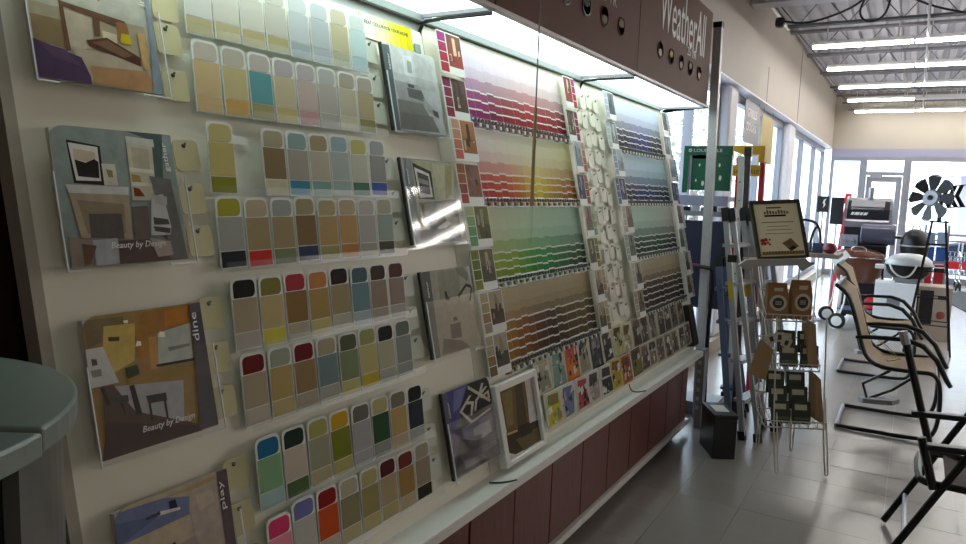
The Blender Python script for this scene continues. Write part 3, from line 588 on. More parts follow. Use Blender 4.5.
def picture_book(y, u, w, h, key, label, cover, spine_side, title=None, caption=None, rc='0001', pocket=True, rz=0.0):
    M = PM(y, u, .022, True) @ Matrix.Rotation(rz, 4, 'Z')
    t = thing('picture_book', label, 'book', M, 'picture books on the paint display')
    obj('pages', MB().box(.003, w - .003, .003, h - .005, .0, .012), M_PAGES, t)
    cv = obj('cover', MB().prism(rrect(w, h, .03, rc, 5), .012, .014), mat('cover_' + key, cover, .35), t)
    print_part('cover_print', key, w, h, cv, M, .0142, rrect(w, h, .03, rc, 5))
    if title:
        me = text_mesh(title, .060, .015)
        obj('cover_title', me, M_TEXTW, cv, M @ Matrix.Translation((w * .945, h * .70, .0175)) @ Matrix.Rotation(math.pi / 2, 4, 'Z'))
    if caption:
        obj('cover_caption', text_mesh(caption, w * .46, .016, .3), M_TEXTW, cv, M @ Matrix.Translation((w * .33, h * .10, .0175)))
    if pocket:
        p = MB().box(-.008, w + .008, -.008, h * .66, .026, .028).box(-.008, w + .008, -.012, -.008, -.02, .028).box(-.010, -.008, -.01, h * .66, -.02, .028).box(w + .008, w + .010, -.01, h * .66, -.02, .028)
        obj('book_pocket', p, M_CLEAR, disp, M)
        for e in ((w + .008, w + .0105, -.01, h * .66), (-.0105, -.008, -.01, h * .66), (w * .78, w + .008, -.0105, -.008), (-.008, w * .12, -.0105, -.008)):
            obj('pocket_highlight', MB().box(*e, .026, .029), mat('acrylic_highlight', 'e4e8e8', .15, coat=1.0), disp, M)  # whitish bars paint the highlight along the clear pocket's edges
        if spine_side == 0:
            obj('spine', MB().box(-.003, .003, -.001, h + .001, .004, .0148), M_BLACK, t, M)
    return cv
for y, u, key, title, lab in ((.742, 1.127, 'inside', 'inside', 'picture book titled inside with a wooden tray table on its cover'),
                              (.744, .775, 'gather', 'gather', 'picture book titled gather with a white mantel and framed landscape on its cover'),
                              (.750, .415, 'dine', 'dine', 'picture book titled dine with a dining table and chairs on its cover'),
                              (.754, .055, 'play', 'play', 'picture book titled play with a blue wall above a beige room')):
    picture_book(y, u, .256, .266, key, lab, 'a49c8c', 1, title, 'Beauty by Design' if key in ('gather', 'dine') else None)
for y, u, key, lab in ((1.795, 1.125, 'sofa', 'picture book with a grey spine and a pale sofa, below the yellow sign'),
                       (1.800, .767, 'study', 'picture book with a black framed picture on a beige wall'),
                       (1.812, .408, 'bird', 'picture book with a line drawn bird and a stool on its cover'),
                       (1.825, .025, 'house', 'picture book with a lit timber house at dusk on its cover')):
    cv = picture_book(y, u, .285, .272, key, lab, '7c8084' if key != 'bird' else '6a675e', 0, None, None, '0000' if key != 'house' else '0010')
    obj('spine_title', text_mesh('colour', .05, .009), M_TEXTW, cv, PM(y, u, .022, True) @ Matrix.Translation((.026, .19, .0175)) @ Matrix.Rotation(math.pi / 2, 4, 'Z'))
# the framed leaflet at the end of them
M = PM(2.262 * K, -.035 * K, .03, True)
fr = thing('framed_leaflet', 'white framed picture of a brown arched hallway standing on the shelf', 'picture', M)
obj('frame', MB().box(0, .03, 0, .29, -.01, .02).box(.295, .318, 0, .29, -.01, .02).box(.03, .295, .262, .29, -.01, .02).box(.03, .295, 0, .02, -.01, .02), M_WHITE, fr, bevel=.004)
pc = obj('picture', MB().box(.03, .295, .02, .262, 0, .004), M_CARD, fr)
print_part('picture_print', 'arch', .318, .285, pc, M @ Matrix.Translation((0, 0, .0045)))
# the yellow strip sign
M = PM(1.865, 1.508, .004)
sg = thing('yellow_sign', 'pale to bright yellow strip sign above the pale sofa picture book', 'sign', M)
w = .285; cols = ['d8dac8', 'd8dab0', 'd8d890', 'd8d468', 'd8d040', 'd8cc18', 'd0c410']
xs = [0, .07, .115, .14, .165, .195, .232, .262]
m = MB()
for a, b, c in zip(xs, xs[1:], cols): m.box(a, b - .0015, 0, .078, 0, .003, col=c)
obj('colour_bands', m, M_STRIP, sg)
obj('sign_lettering', text_mesh('GREAT COLOR FOR YOUR HOME', .235, .011), M_TEXTD, sg, M @ Matrix.Translation((.006, .046, .0031)))
obj('small_swatch', MB().box(.272, .305, .002, .032, 0, .003), M_SWATCH, sg, color='8a9a94')

# ---- two big strip racks, four tiers each
def mix(a, b, t): return tuple(x + (y - x) * t for x, y in zip(a[:3], b[:3]))
def ramp(stops, t):
    t = t * (len(stops) - 1); i = min(int(t), len(stops) - 2); return mix(lin(stops[i]), lin(stops[i + 1]), t - i)
RACKS = [(2.452, 17, [
            (['c8c0d0', 'd8c8cc', 'd8ccc8'], ['a01878', '8c0c50', '98101c', 'b01020', 'c00818', 'a00c24', '8a1028'], 'purple to red'),
            (['d4c4c0', 'd4ccb8', 'd4d0b0', 'd4d098'], ['c02c18', 'c43808', 'c85400', 'd09800', 'dcc000', 'c89400', 'a06400', 'a86010'], 'orange to yellow'),
            (['c8ccac', 'bcd0b0', 'acccb0', 'a8c4b0'], ['94a800', '7ca000', '309410', '009034', '007430', '0c5424', '103c1c'], 'yellow green to dark green'),
            (['b8a888', 'b0a080', 'b0a07c'], ['a07020', '8c5010', '542c14', '3c2010', '584010', '604c14', '503c14'], 'tan to brown')]),
         (4.055, 17, [
            (['c4c4d0', 'b8bcd0', 'b4bcd0'], ['3c2440', '2c1c3c', '30286c', '2c2c80', '20243c', '181c30'], 'plum to indigo'),
            (['bccad6', 'b4cad6', 'b0c8d0'], ['28305c', '202858', '1c2c80', '1c3478', '18305c', '142848'], 'blue to navy'),
            (['b4ccc0', 'b4c8b8', 'c0c4b4'], ['104440', '105040', '0c5c40', '0c4c38', '143c34', '14342c'], 'teal to forest green'),
            (['b0a48c', 'aca084', 'b4a88c'], ['40281c', '38241c', '302018', '2c2018', '3c2c20', '342418'], 'dark brown')])]
TOPS = [1.60, 1.262, .943, .622]; LINES = [1.42, 1.085, .765, .49]; BOT = [1.305, .985, .665, .335]; TRAY = [1.262, .945, .622, .288]
for ri, (ys, n, tiers) in enumerate(RACKS):
    wd = .0545
    for ti, (pale, deep, nm) in enumerate(tiers):
        top = TOPS[ti] * K; ln = LINES[ti] * K; bt = BOT[ti] * K
        for c in range(n):
            t = c / (n - 1); P = ramp(pale, t); D = ramp(deep, t)
            bt2 = TRAY[ti] * K; h = top - bt2; m = MB(); x1 = wd * K
            stag = .003 * (c % 2); wob = random.uniform(.9, 1.1)
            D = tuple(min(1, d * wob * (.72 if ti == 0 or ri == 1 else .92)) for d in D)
            m.box(0, x1 - .0002, 0, h, 0, .0012, col='dcdad4')
            npale = 4; hp = (top - ln) / npale
            for k in range(npale):
                cc = mix(P, D, (.0, .05, .2, .58)[k]); m.quad([(0, h - (k + 1) * hp, .0014), (x1, h - (k + 1) * hp, .0014), (x1, h - k * hp, .0014), (0, h - k * hp, .0014)], cc)
            nd = 3 + (1 if ti == 3 else 0); hd = (ln - bt) / nd
            for k in range(nd + 1):
                cc = mix(P, D, [.9, .97, 1.0, 1.0, 1.0][k])
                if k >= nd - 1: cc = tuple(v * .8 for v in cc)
                y1 = ln - bt2 - k * hd - .0062; y0_ = max(0, ln - bt2 - (k + 1) * hd)
                m.quad([(0, y0_, .0014), (x1, y0_, .0014), (x1, y1, .0014), (0, y1, .0014)], cc)
            cn = cname('%02x%02x%02x' % tuple(int(255 * (1.055 * max(v, .0031) ** (1 / 2.4) - .055)) for v in mix(P, D, .9)))
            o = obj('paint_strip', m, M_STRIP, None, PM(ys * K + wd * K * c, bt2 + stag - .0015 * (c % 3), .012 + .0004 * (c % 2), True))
            tag(o, '%s paint strip, %s from left, tier %s of the %s rack' % (cn, ORD[c], ['one', 'two', 'three', 'four'][ti], ['nearer', 'farther'][ri]), 'strip', 'paint strips in the big colour racks')
        L = n * wd * K
        tr = obj('strip_tray', MB().box(-.01, L + .01, 0, (BOT[ti] - TRAY[ti]) * K, .0235, .0255).box(-.01, L + .01, -.004, .002, .0, .034), M_FROST, disp, PM(ys * K, TRAY[ti] * K, 0, True))
        kn = MB(); q = 0
        hh = (BOT[ti] - TRAY[ti]) * K
        nk = n * 2
        for c in range(nk):
            x = (c + .3) * L / nk
            kn.box(x, x + .011, hh * .55, hh * .85, .026, .031, col='4a4a46'); kn.box(x + .004, x + .014, hh * .1, hh * .42, .026, .031, col='d0d0c8' if c % 2 else '5c5a54')
        o = obj('tray_markers', kn, M_STRIP, tr, PM(ys * K, TRAY[ti] * K, 0, True)); o['kind'] = 'stuff'
        obj('tray_label', MB().box(-.035, -.012, 0, .045, .014, .03), mat('label_%d' % ti, ['23206a', '2a4a78', '2c2470', '6a1c1c'][ti], .4), disp, PM(ys * K, TRAY[ti] * K, 0, True))

# ---- folded colour cards with a photo, in columns beside the racks
CARDS = [  # swatch colours and photo colours per step down a column
 (['8c2c6c', '98204c', 'a01c38', 'a01c30'], ['6a3c30', '8c3028', '4a3a20', 'c8a888']), (['7c1c48', '7c1838', '7c1c34', '7c1c34'], ['5c4034', '4c2c24', 'b8a890', '3a2c24']),
 (['c09478', 'bc8464', 'b87050', 'b86054'], ['a87040', '986030', 'c8b080', '3c2c1c']), (['a86840', '9c5830', '8c4424', 'a04038'], ['946038', '845028', '2c1c14', '7c6c70']),
 (['a8b084', '88a870', '70a468', '64a070'], ['6c6c28', '4c4c18', '3a3020', '94907c']), (['788c24', '6c7c20', '5c6414', '7c7c30'], ['6c6438', '504c30', '3c3428', 'b8b0a0']),
 (['b0a07c', 'a8946c', '987c50', '948c78'], ['a89880', '503c28', '2c2218', '8c7c64']), (['b0a884', 'a49c74', '84703c', '6c5c30'], ['a89c88', '4c4034', '1c1814', '98886c'])]
CARDC = [(['9aa0b0'] * 4, ['5c646c', '3c444c', '9ca4a8', '2c3034']), (['a8b0b4'] * 4, ['8c9498', '6c7478', '50565c', 'b8bcc0']), (['8898b0'] * 4, ['a8b0b8', '88909c', '6c7480', '9aa4b4']), (['5c6c98'] * 4, ['4c5070', '2c3050', '7c7c94', '9c98a8']),
 (['b0a89c'] * 4, ['8c7c74', '6c5c54', 'a04848', '5c5048']), (['98a8a0'] * 4, ['7c847c', '5c645c', '948478', '484c44']), (['b0a898'] * 4, ['9c9080', '4c4438', '7c7060', '302c24']), (['a49880'] * 4, ['8c8068', '544838', '6c6050', '302820'])]
def photo_card(y, u, w, h, sw, ph, swside, label, group, off):
    M = PM(y, u, off)
    t = thing('photo_card', label, 'card', M, group)
    obj('card', MB().prism(rrect(w, h, .008, n=2), 0, .003), M_CARD, t)
    sx = (.004, w * .34) if swside == 'l' else (w * .68, w - .004)
    px = (w * .38, w - .004) if swside == 'l' else (.004, w * .64)
    for k in range(4):
        y0 = h - .004 - (k + 1) * (h - .008) / 4
        obj('swatch', MB().box(sx[0], sx[1], y0 + .003, y0 + (h - .008) / 4, .003, .0036), M_SWATCH, t, color=sw[k])
    m = MB(); a, b = px; q = h * .20; W = b - a; H2 = h - q - .004
    rnd = random.Random(label)
    m.quad([(a, q, .0032), (b, q, .0032), (b, h - .004, .0032), (a, h - .004, .0032)], ph[0])
    m.quad([(a, q, .0034), (b, q, .0034), (b, q + H2 * .42, .0034), (a, q + H2 * .5, .0034)], ph[1])
    m.quad([(a + W * .38, q + H2 * .35, .0036), (a + W * .62, q + H2 * .38, .0036), (a + W * .6, q + H2 * .9, .0036), (a + W * .4, q + H2 * .92, .0036)], ph[3])
    for _ in range(6):
        x = a + W * rnd.uniform(0, .8); yb = q + H2 * rnd.uniform(0, .5); ww = W * rnd.uniform(.06, .2); h2 = H2 * rnd.uniform(.1, .35)
        m.quad([(x, yb, .0038), (x + ww, yb + .003, .0038), (x + ww * .9, yb + h2, .0038), (x + .1 * ww, yb + h2, .0038)], rnd.choice([ph[2], ph[3], ph[1]]))
    obj('photo_print', m, M_PRINT, t)
for nm, ys, w, side, pal, where in (('a', 2.238, .155, 'l', CARDS, 'left of the nearer rack'), ('b', 3.345, .13, 'r', CARDS, 'right of the nearer rack'),
                                    ('c', 3.885, .15, 'l', CARDC, 'left of the farther rack'), ('d', 4.975, .15, 'r', CARDC, 'at the far right of the display')):
    for k in range(8):
        sw, ph = pal[k]
        if nm == 'b' and k > 1: ph = CARDC[k][1] if k < 5 else ph
        photo_card(ys + (.012 if k % 2 else 0) + .003 * k, 1.597 - .163 * k - .158, w, .150, sw, ph, side, 'photo card, %s swatches, room picture, %s down, %s' % (cname(sw[1]), ORD[k], where),
                   'photo cards beside the colour racks', .045 if k % 2 == 0 else .03)

# ---- leaflets in two rows along the shelf
LEAF = [['c4beae', '8c8878', 'b0a890', '3a3830', 'a8a494'], ['b8b8a8', '789088', '6c8c88', '8c9878', 'c4bca8'], ['c86820', 'd07820', 'b83c20', 'c09c70', '201c18'], ['c0bcac', '8c8470', '3c3830', '2c2820', 'a89c88'],
        ['1c1c1e', '3a3a40', '68686c', '8c8a88', '101012'], ['c4bca8', '2c2824', '4c443c', '141210', 'a0947c'], ['b8b48c', 'a8a468', '3c3018', '7c6c40', '948c60'], ['c4bc98', 'a89c70', '584828', 'b0a888', '8c8060'],
        ['8c8478', '3c342c', '5c5048', 'a89c8c', '28221e'], ['98907c', '4c4438', '2c241c', 'b0a898', '6c6050'], ['a8a090', '6c6454', '3c2c24', '241c18', '8c8474'], ['a49c88', '302820', '584c40', 'b4ac9c', '7c7060']]
LEAF2 = [['c4bc98', 'c0b430', '6c7c38', 'a85c28', '948c60'], ['c4beb4', '6c7498', '5c6890', 'b0aca4', '303860'], ['c0b8ac', 'b04048', 'a83038', '4c4440', 'c8c4bc'], ['c4c0b8', '9c8c80', '3c3834', 'b4b0a8', '1c1a18'],
         ['c0bcb4', '1c1c1c', '2c2a28', '8c8880', '141414'], ['b8a83c', 'a88c28', '6c3c1c', '3c2418', 'a86030'], ['a86030', '8c4020', '6c2c1c', '3c2018', 'b8904c'], ['5c4c2c', '706828', '3c3420', '8c7c50', '241c10'],
         ['a09484', '4c4038', '6c5c50', '2c2420', '8c8070'], ['b0a898', '6c6058', '3c3430', '8c8478', '241e1a'], ['948878', '544840', '38302a', 'a89c90', '6c6054'], ['8c8070', '3c3028', '5c5044', '28201a', 'a49888']]
def leaflet(y, u, w, h, pal, label, off, seed):
    M = PM(y, u, off + .001 * (seed % 2)) @ Matrix.Rotation(random.uniform(-.035, .035), 4, 'Z')
    t = thing('leaflet', label, 'leaflet', M, 'leaflets in two rows along the shelf')
    obj('sheet', MB().box(0, w, 0, h, 0, .006), M_CARD, t)
    rnd = random.Random(seed); m = MB()
    m.quad([(0, 0, .0062), (w, 0, .0062), (w, h, .0062), (0, h, .0062)], pal[0])
    m.quad([(w * rnd.uniform(0, .3), h * .05, .0064), (w * rnd.uniform(.7, 1), h * .08, .0064), (w * rnd.uniform(.7, .95), h * rnd.uniform(.5, .75), .0064), (w * .15, h * rnd.uniform(.5, .7), .0064)], pal[1])
    m.quad([(w * .1, h * rnd.uniform(.55, .7), .0066), (w * rnd.uniform(.5, .9), h * .6, .0066), (w * .85, h * .9, .0066), (w * .2, h * .93, .0066)], pal[2])
    for _ in range(11):
        x = w * rnd.uniform(.03, .72); yb = h * rnd.uniform(.03, .68); a = w * rnd.uniform(.05, .26); b = h * rnd.uniform(.06, .30)
        m.quad([(x, yb, .0068), (x + a, yb + .2 * b, .0068), (x + a * .8, yb + b, .0068), (x - .1 * a if x > .1 * a else 0, yb + .8 * b, .0068)], rnd.choice(pal[1:] + ['181614', 'd8d4c8']))
    obj('leaflet_print', m, M_PRINT, t)
for row, (u, off, pals) in enumerate(((.148, .02, LEAF), (.012, .045, LEAF2))):
    for k in range(15):
        pal = pals[k] if k < 12 else pals[8 + k % 4]
        leaflet(2.635 + .148 * k + random.uniform(-.012, .006), u + random.uniform(-.004, .004), .138, .150 if row == 0 else .135, pal, '%s leaflet, %s and %s picture, %s in %s shelf row' % (cname(pal[0]), cname(pal[1]), cname(pal[2]), ORD[k], ['upper', 'lower'][row]), off, 100 * row + k)
for row, (u, off) in enumerate(((.148, .016), (.012, .041))):
    obj('leaflet_rack', MB().box(0, 2.08, -.004, .001, -.010, .010), M_FROST, disp, PM(2.63, u - .006, off))
for k in range(3):
    o = obj('fan_deck', MB().box(0, .022, 0, .26, 0, .05).box(.003, .019, .004, .256, .05, .053), mat('fan_deck_cover', '2a2826', .4), None, PM(4.88 + .04 * k, -.02, .004))
    tag(o, 'dark colour fan deck at the far end of the shelf, %s of three' % ORD[k], 'fan deck', 'fan decks at the far end')
for k, pts in enumerate(([(-1.14, 2.02, .53), (-1.115, 2.03, .532), (-1.09, 2.06, .531), (-1.078, 2.1, .528)], [(-1.15, 3.42, .56), (-1.13, 3.40, .533), (-1.10, 3.41, .531), (-1.078, 3.47, .529)])):
    obj('shelf_wire', MB().tube(pts, .003, 6, smooth=2), M_BLACK, disp, I4)

# the pull cord with a wooden wand hanging in front of the display
pc = thing('pull_cord', 'thin grey pull cord with a wooden wand hanging before the colour racks', 'cord', (-1.1, 2.165, 1.32))
obj('cord', MB().tube([(-1.1, 2.165, 1.77), (-1.1, 2.165, ZC - .03)], .0028, 6), M_GREYMETAL, pc, I4)
obj('wand', MB().tube([(-1.1, 2.165, 1.45), (-1.1, 2.165, 1.76), (-1.1, 2.165, 1.79)], [.006, .006, .002], 8), wood_mat('wand_wood', '97795a', 'ab8c66'), pc, I4)
obj('wand_tip', MB().tube([(-1.1, 2.165, 1.33), (-1.1, 2.165, 1.45)], .005, 8), M_FROST, pc, I4)

# ================================================================== THINGS ON THE FLOOR, NEAR TO FAR
# ---- grey rounded counter beside the camera
M_CTOP = mat('counter_laminate', '7b847d', .35, noise=.04, scale=20)
M_CBODY = mat('counter_body', '34342f', .4, noise=.08); M_CPANEL = mat('counter_panel', '6c6a66', .35, .3)
ct = thing('service_counter', 'grey topped round ended counter with a dark body, at the lower left', 'counter', (-1.16, .26, 0))
CX, CY, RR = -1.165, .255, .358
a_s = math.radians(33)
def arc(r, a, b, n=18): return [(CX + r * math.cos(a + (b - a) * i / n), CY + r * math.sin(a + (b - a) * i / n)) for i in range(n + 1)]
pv = (-1.30, .255)
sl = [(CX + .337 * math.cos(a_s), CY + .337 * math.sin(a_s) - .004)]
back = arc(RR, a_s + .012, math.pi * .78)
front = arc(RR + .004, math.radians(-60), a_s - .006)
obj('top_slab', MB().prism(back + [(-1.40, .50), (-1.40, .178), (-1.2, .255)], 1.168, 1.2), M_CTOP, ct, I4, bevel=.004)
obj('top_slab', MB().prism(front + [(-1.2, .245), (-1.40, .168), (-1.40, -.05)], 1.166, 1.197), M_CTOP, ct, I4, bevel=.004)
obj('counter_body', MB().prism(arc(.315, math.radians(-60), math.pi * .78) + [(-1.395, .46), (-1.395, -.02)], .02, 1.166), M_CBODY, ct, I4)
obj('side_panel', MB().prism(arc(.338, math.radians(31), math.radians(75), 10) + arc(.318, math.radians(75), math.radians(31), 10), .03, 1.165), M_CPANEL, ct, I4)
obj('screw', MB().lathe([(0, -.006), (.004, -.004), (.004, .004), (0, .006)], (-.86, .385, 1.158), 8), M_STEEL, ct, I4)

# ---- black box with a label
bx = thing('black_box', 'black lidded box with a white label on the floor at the display end', 'box', T(-.885, 4.17, 0, math.radians(29.9)))
obj('body', MB().box(.003, .135, .003, .262, 0, .236), M_BLACK, bx, bevel=.004)
obj('lid', MB().box(0, .138, 0, .265, .237, .262), M_BLACK, bx, bevel=.004)
obj('label', MB().box(.03, .11, .07, .2, .262, .2635), M_CARD, bx)

# ---- end frame of the next shelving bay, tall post
ef = thing('shelf_end_frame', 'grey slotted upright with black tube rails behind the display end', 'frame', (-1.3, 4.95, 0))
obj('upright', MB().beam((-1.425, 5.0, 0), (-1.425, 5.0, 2.07), .05, .05), M_GREYMETAL, ef, I4)
obj('slotted_upright', MB().box(-1.13, -1.085, 4.70, 4.78, 0, .52), M_STEEL, ef, I4)
for k in range(6): obj('slot', MB().box(-1.125, -1.105, 4.697, 4.701, .12 + .06 * k, .145 + .06 * k), M_CARD, ef, I4)
obj('top_rail', MB().tube([(-1.57, 5.0, 1.98), (-1.565, 5.0, 2.06), (-1.54, 5.0, 2.085), (-1.25, 5.0, 2.105)], .013, 8, smooth=1), M_BLACKMETAL, ef, I4)
obj('guard_rail', MB().tube([(-1.268, 4.875, 1.041), (-1.145, 4.875, 1.04), (-1.115, 4.875, 1.02), (-1.112, 4.875, .95), (-1.12, 4.875, .548), (-1.105, 4.875, 0)], .013, 8, smooth=1), M_BLACKMETAL, ef, I4)
obj('base_shelf', MB().box(-1.5, -1.06, 4.97, 5.25, .0, .09), M_GREYMETAL, ef, I4)
po = thing('steel_post', 'tall square grey steel post standing against the canopy end', 'post', (-1.18, 4.93, 0))
obj('post_tube', MB().beam((-1.165, 4.93, .0), (-1.203, 4.93, 2.60), .052, .052, (0, 1, 0)), mat('post_paint', 'c6c4c8', .45, .1, noise=.12), po, I4)
obj('post_cap', MB().beam((-1.2030, 4.93, 2.595), (-1.2035, 4.93, 2.63), .058, .058, (0, 1, 0)), M_BLACK, po, I4)

# ---- ladders
def ladder(label, foot, rear, top, wv, steps, mrail, mtop, rw=.045, hgt=None, sticker=None, cap=True):
    """folded step ladder: front rails foot->top, rear rails close behind, wv = width vector"""
    foot, rear, top, wv = (Vector(q) for q in (foot, rear, top, wv))
    t = thing('step_ladder', label, 'ladder', tuple(foot), 'ladders leaning at the display end')
    rt = top + (rear - foot) * .45
    for k in (0, 1):
        d = wv * k
        obj('rail', MB().beam(foot + d + Vector((0, 0, .03)), top + d, rw, .022, wv), mrail, t, I4)
        obj('rear_rail', MB().beam(rear + d + Vector((0, 0, .03)), rt + d, rw * .8, .02, wv), mrail, t, I4)
        for q in (foot, rear): obj('rubber_foot', MB().beam(q + d, q + d + (top - foot).normalized() * .055, rw * 1.3, .032, wv), M_RUBBER, t, I4)
        if sticker is not None: obj('sticker', MB().beam(foot.lerp(top, .60) + d - wv.normalized() * .0118, foot.lerp(top, .68) + d - wv.normalized() * .0118, rw * .8, .002, wv), sticker, t, I4)
    for s in range(steps):
        f = (s + 1) / (steps + 1); a = foot.lerp(top, f); 
        obj('step', MB().beam(a, a + wv, .075, .02, (0, 0, 1)), mrail, t, I4)
    for k in (0, 1):
        for q, e in ((top, foot), (rt, rear)): obj('rail_cap', MB().beam(q + wv * k, q.lerp(e, .06) + wv * k, rw * 1.25, .034, wv), mtop, t, I4)
    obj('hinge_plate', MB().beam(top.lerp(foot, .22) - wv * .06, rt.lerp(rear, .22) - wv * .06, .045, .014, wv), mtop, t, I4)
    if cap: obj('top_cap', MB().beam(top - wv * .08 + (rt - top) * .5, top + wv * 1.08 + (rt - top) * .5, .15, .05, (0, 0, 1)), mtop, t, I4)
    return t
M_STK = mat('yellow_sticker', 'c8b020', .5)
M_BLUEALU = mat('blue_sheen_steel', '6c7690', .4, .5)  # silver steel with a bluish reflection put into its colour
ladder('aluminium step ladder with black top and yellow stickers leaning beside the black box', (-.805, 4.625, 0), (-.712, 4.63, 0), (-1.04, 4.76, 1.44), (.05, .30, 0), 5, M_ALU, M_BLACK, .034, sticker=M_STK, cap=False)
ladder('aluminium step ladder with a white stepping edge behind the front ladder', (-.745, 4.98, 0), (-.655, 5.02, 0), (-.985, 5.1, 1.40), (.04, .32, 0), 5, M_ALU, M_BLACK, .04, cap=False)
ladder('steel step ladder, bluish reflection painted in, between the end frame and the aluminium ladders', (-.96, 4.95, 0), (-.90, 5.12, 0), (-1.13, 5.06, 1.1), (-.01, .15, 0), 4, M_BLUEALU, M_BLACK, .04, cap=False)
tl = obj('ladder_pail_shelf', MB().box(-.78, -.70, 4.68, 4.9, .305, .318, T(0, 0, 0)), M_WHITE); tag(tl, 'small white fold out tray low beside the ladder feet', 'tray')
for k, (x0, x1, mt, lab) in enumerate(((-1.045, -1.0, M_WHITE, 'tall white ladder rail standing upright beside the green ladder sign'), (-1.0, -.965, mat('bronze_rail', '4c4448', .4, .5), 'tall dark ladder rail standing beside the white rail'))):
    t = thing('ladder_rail', lab, 'rail', ((x0 + x1) / 2, 5.06, 0))
    zt = 1.75 if k == 0 else 1.81
    obj('rail', MB().beam(((x0 + x1) / 2 + .04, 5.06, .0), ((x0 + x1) / 2, 5.06, zt), .035, .03, (0, 1, 0)), mt, t, I4)
    for j in range(8): obj('hole', MB().beam(((x0 + x1) / 2 + .04 * (1 - (.5 + .07 * j)) - .004, 5.043, zt * (.5 + .07 * j)), ((x0 + x1) / 2 + .04 * (1 - (.5 + .07 * j)) + .004, 5.043, zt * (.5 + .07 * j)), .008, .004, (0, 1, 0)), M_BLACK, t, I4)
    obj('end_cap', MB().beam(((x0 + x1) / 2 , 5.06, zt - .03), ((x0 + x1) / 2, 5.06, zt + .03), .045, .04, (0, 1, 0)), M_WHITE if k == 0 else M_BLACK, t, I4)
# red fibreglass ladder with yellow ends
M_REDF = mat('red_fibreglass', 'b01c22', .4); M_YEL = mat('yellow_plastic', 'd8a418', .4)
rl = thing('red_ladder', 'red fibreglass ladder with yellow caps behind the framed sign', 'ladder', (-1.06, 5.6, 0))
for x, dx in ((-.985, .03), (-1.15, .03)): obj('rail', MB().beam((x + dx, 5.6, .03), (x, 5.62, 1.80), .035, .05, (0, 1, 0)), M_REDF, rl, I4)
obj('top_cap', MB().prism([(-1.19, 0), (-.965, 0), (-.965, -.12), (-1.01, -.12), (-1.01, -.06), (-1.10, -.07), (-1.19, -.04)][::-1], 5.555, 5.68, Matrix(((1, 0, 0, 0), (0, 0, 1, 0), (0, 1, 0, 1.885), (0, 0, 0, 1)))), M_YEL, rl, I4, bevel=.006)
obj('name_board', MB().box(-1.18, -.99, 5.56, 5.575, 1.665, 1.745), M_YEL, rl, I4)
obj('lettering', text_mesh('LOUISVILLE', .17, .026), M_TEXTD, rl, Matrix(((1, 0, 0, -1.17), (0, 0, -1, 5.559), (0, 1, 0, 1.685), (0, 0, 0, 1))))
for k in range(4): obj('step', MB().beam((-1.13, 5.6, .3 + .35 * k), (-.98, 5.6, .3 + .35 * k), .06, .025), M_ALU, rl, I4)
obj('lower_board', MB().box(-1.07, -.955, 5.56, 5.575, .78, 1.37), M_YEL, rl, I4)
obj('lower_red_board', MB().prism([(-.96, .72), (-.90, .72), (-.93, 1.3), (-.955, 1.2)], 5.52, 5.535, Matrix(((1, 0, 0, 0), (0, 0, 1, 0), (0, 1, 0, 0), (0, 0, 0, 1)))), M_REDF, rl, I4)
for x in (-.955, -1.12): obj('rubber_foot', MB().box(x - .03, x + .03, 5.57, 5.63, 0, .035), M_RUBBER, rl, I4)
# green ladder stand
M_GREEN = mat('green_sign', '0c5a3c', .4); M_DBLUE = mat('dark_blue_bin', '1c2138', .5)
gs = thing('ladder_display_stand', 'green ladder accessory stand with white lettering behind the grey post', 'stand', (-1.3, 5.35, 0))
obj('header_sign', MB().box(-1.475, -1.135, 5.30, 5.32, 1.80, 1.865).box(-1.475, -1.44, 5.30, 5.32, 1.53, 1.80), M_GREEN, gs, I4)
obj('sign_frame', MB().box(-1.44, -1.415, 5.305, 5.325, 1.55, 1.80).box(-1.415, -1.30, 5.31, 5.325, 1.775, 1.80), M_GREYMETAL, gs, I4)
pn = obj('sign_panel', MB().box(-1.415, -1.14, 5.31, 5.325, 1.55, 1.80), M_GREEN, gs, I4)
obj('lettering', text_mesh('LOUISVILLE', .20, .022), M_TEXTW, gs, Matrix(((1, 0, 0, -1.405), (0, 0, -1, 5.2985), (0, 1, 0, 1.822), (0, 0, 0, 1))))
m = MB()
for a in range(5): m.prism([(-1.43 + .009 * math.cos(1.257 * a) + .005 * math.cos(k), 1.833 + .009 * math.sin(1.257 * a) + .005 * math.sin(k)) for k in (0, 1.05, 2.1, 3.14, 4.2, 5.2)], 5.298, 5.2995, Matrix(((1, 0, 0, 0), (0, 0, 1, 0), (0, 1, 0, 0), (0, 0, 0, 1))))
for (x, z, s) in ((-1.36, 1.73, .012), (-1.33, 1.60, .02), (-1.21, 1.64, .02), (-1.22, 1.73, .014), (-1.38, 1.62, .012), (-1.27, 1.70, .01)):
    m.prism([(x + s * .5 * math.cos(a), z + s * math.sin(a)) for a in (0, 1, 2, 3, 4, 5)], 5.306, 5.3095, Matrix(((1, 0, 0, 0), (0, 0, 1, 0), (0, 1, 0, 0), (0, 0, 0, 1))))
obj('sign_marks', m, M_TEXTW, pn, I4)
obj('upper_shelf', MB().box(-1.48, -1.14, 5.29, 5.5, 1.475, 1.51).box(-1.48, -1.14, 5.275, 5.29, 1.44, 1.512), mat('pale_lilac_metal', '9a9cae', .4, .2), gs, I4)
obj('hardware_tray', MB().box(-1.47, -1.15, 5.30, 5.5, 1.365, 1.40), M_GREYMETAL, gs, I4)
for k in range(5): obj('hardware_pack', MB().box(-1.46 + .062 * k, -1.41 + .062 * k, 5.32, 5.36, 1.40, 1.43 + .012 * (k % 2)), (M_BLACK, M_WHITE, M_GREYMETAL)[k % 3], gs, I4, bevel=.003)
obj('bin_panel', MB().box(-1.47, -1.14, 5.31, 5.5, .70, 1.33), M_DBLUE, gs, I4)
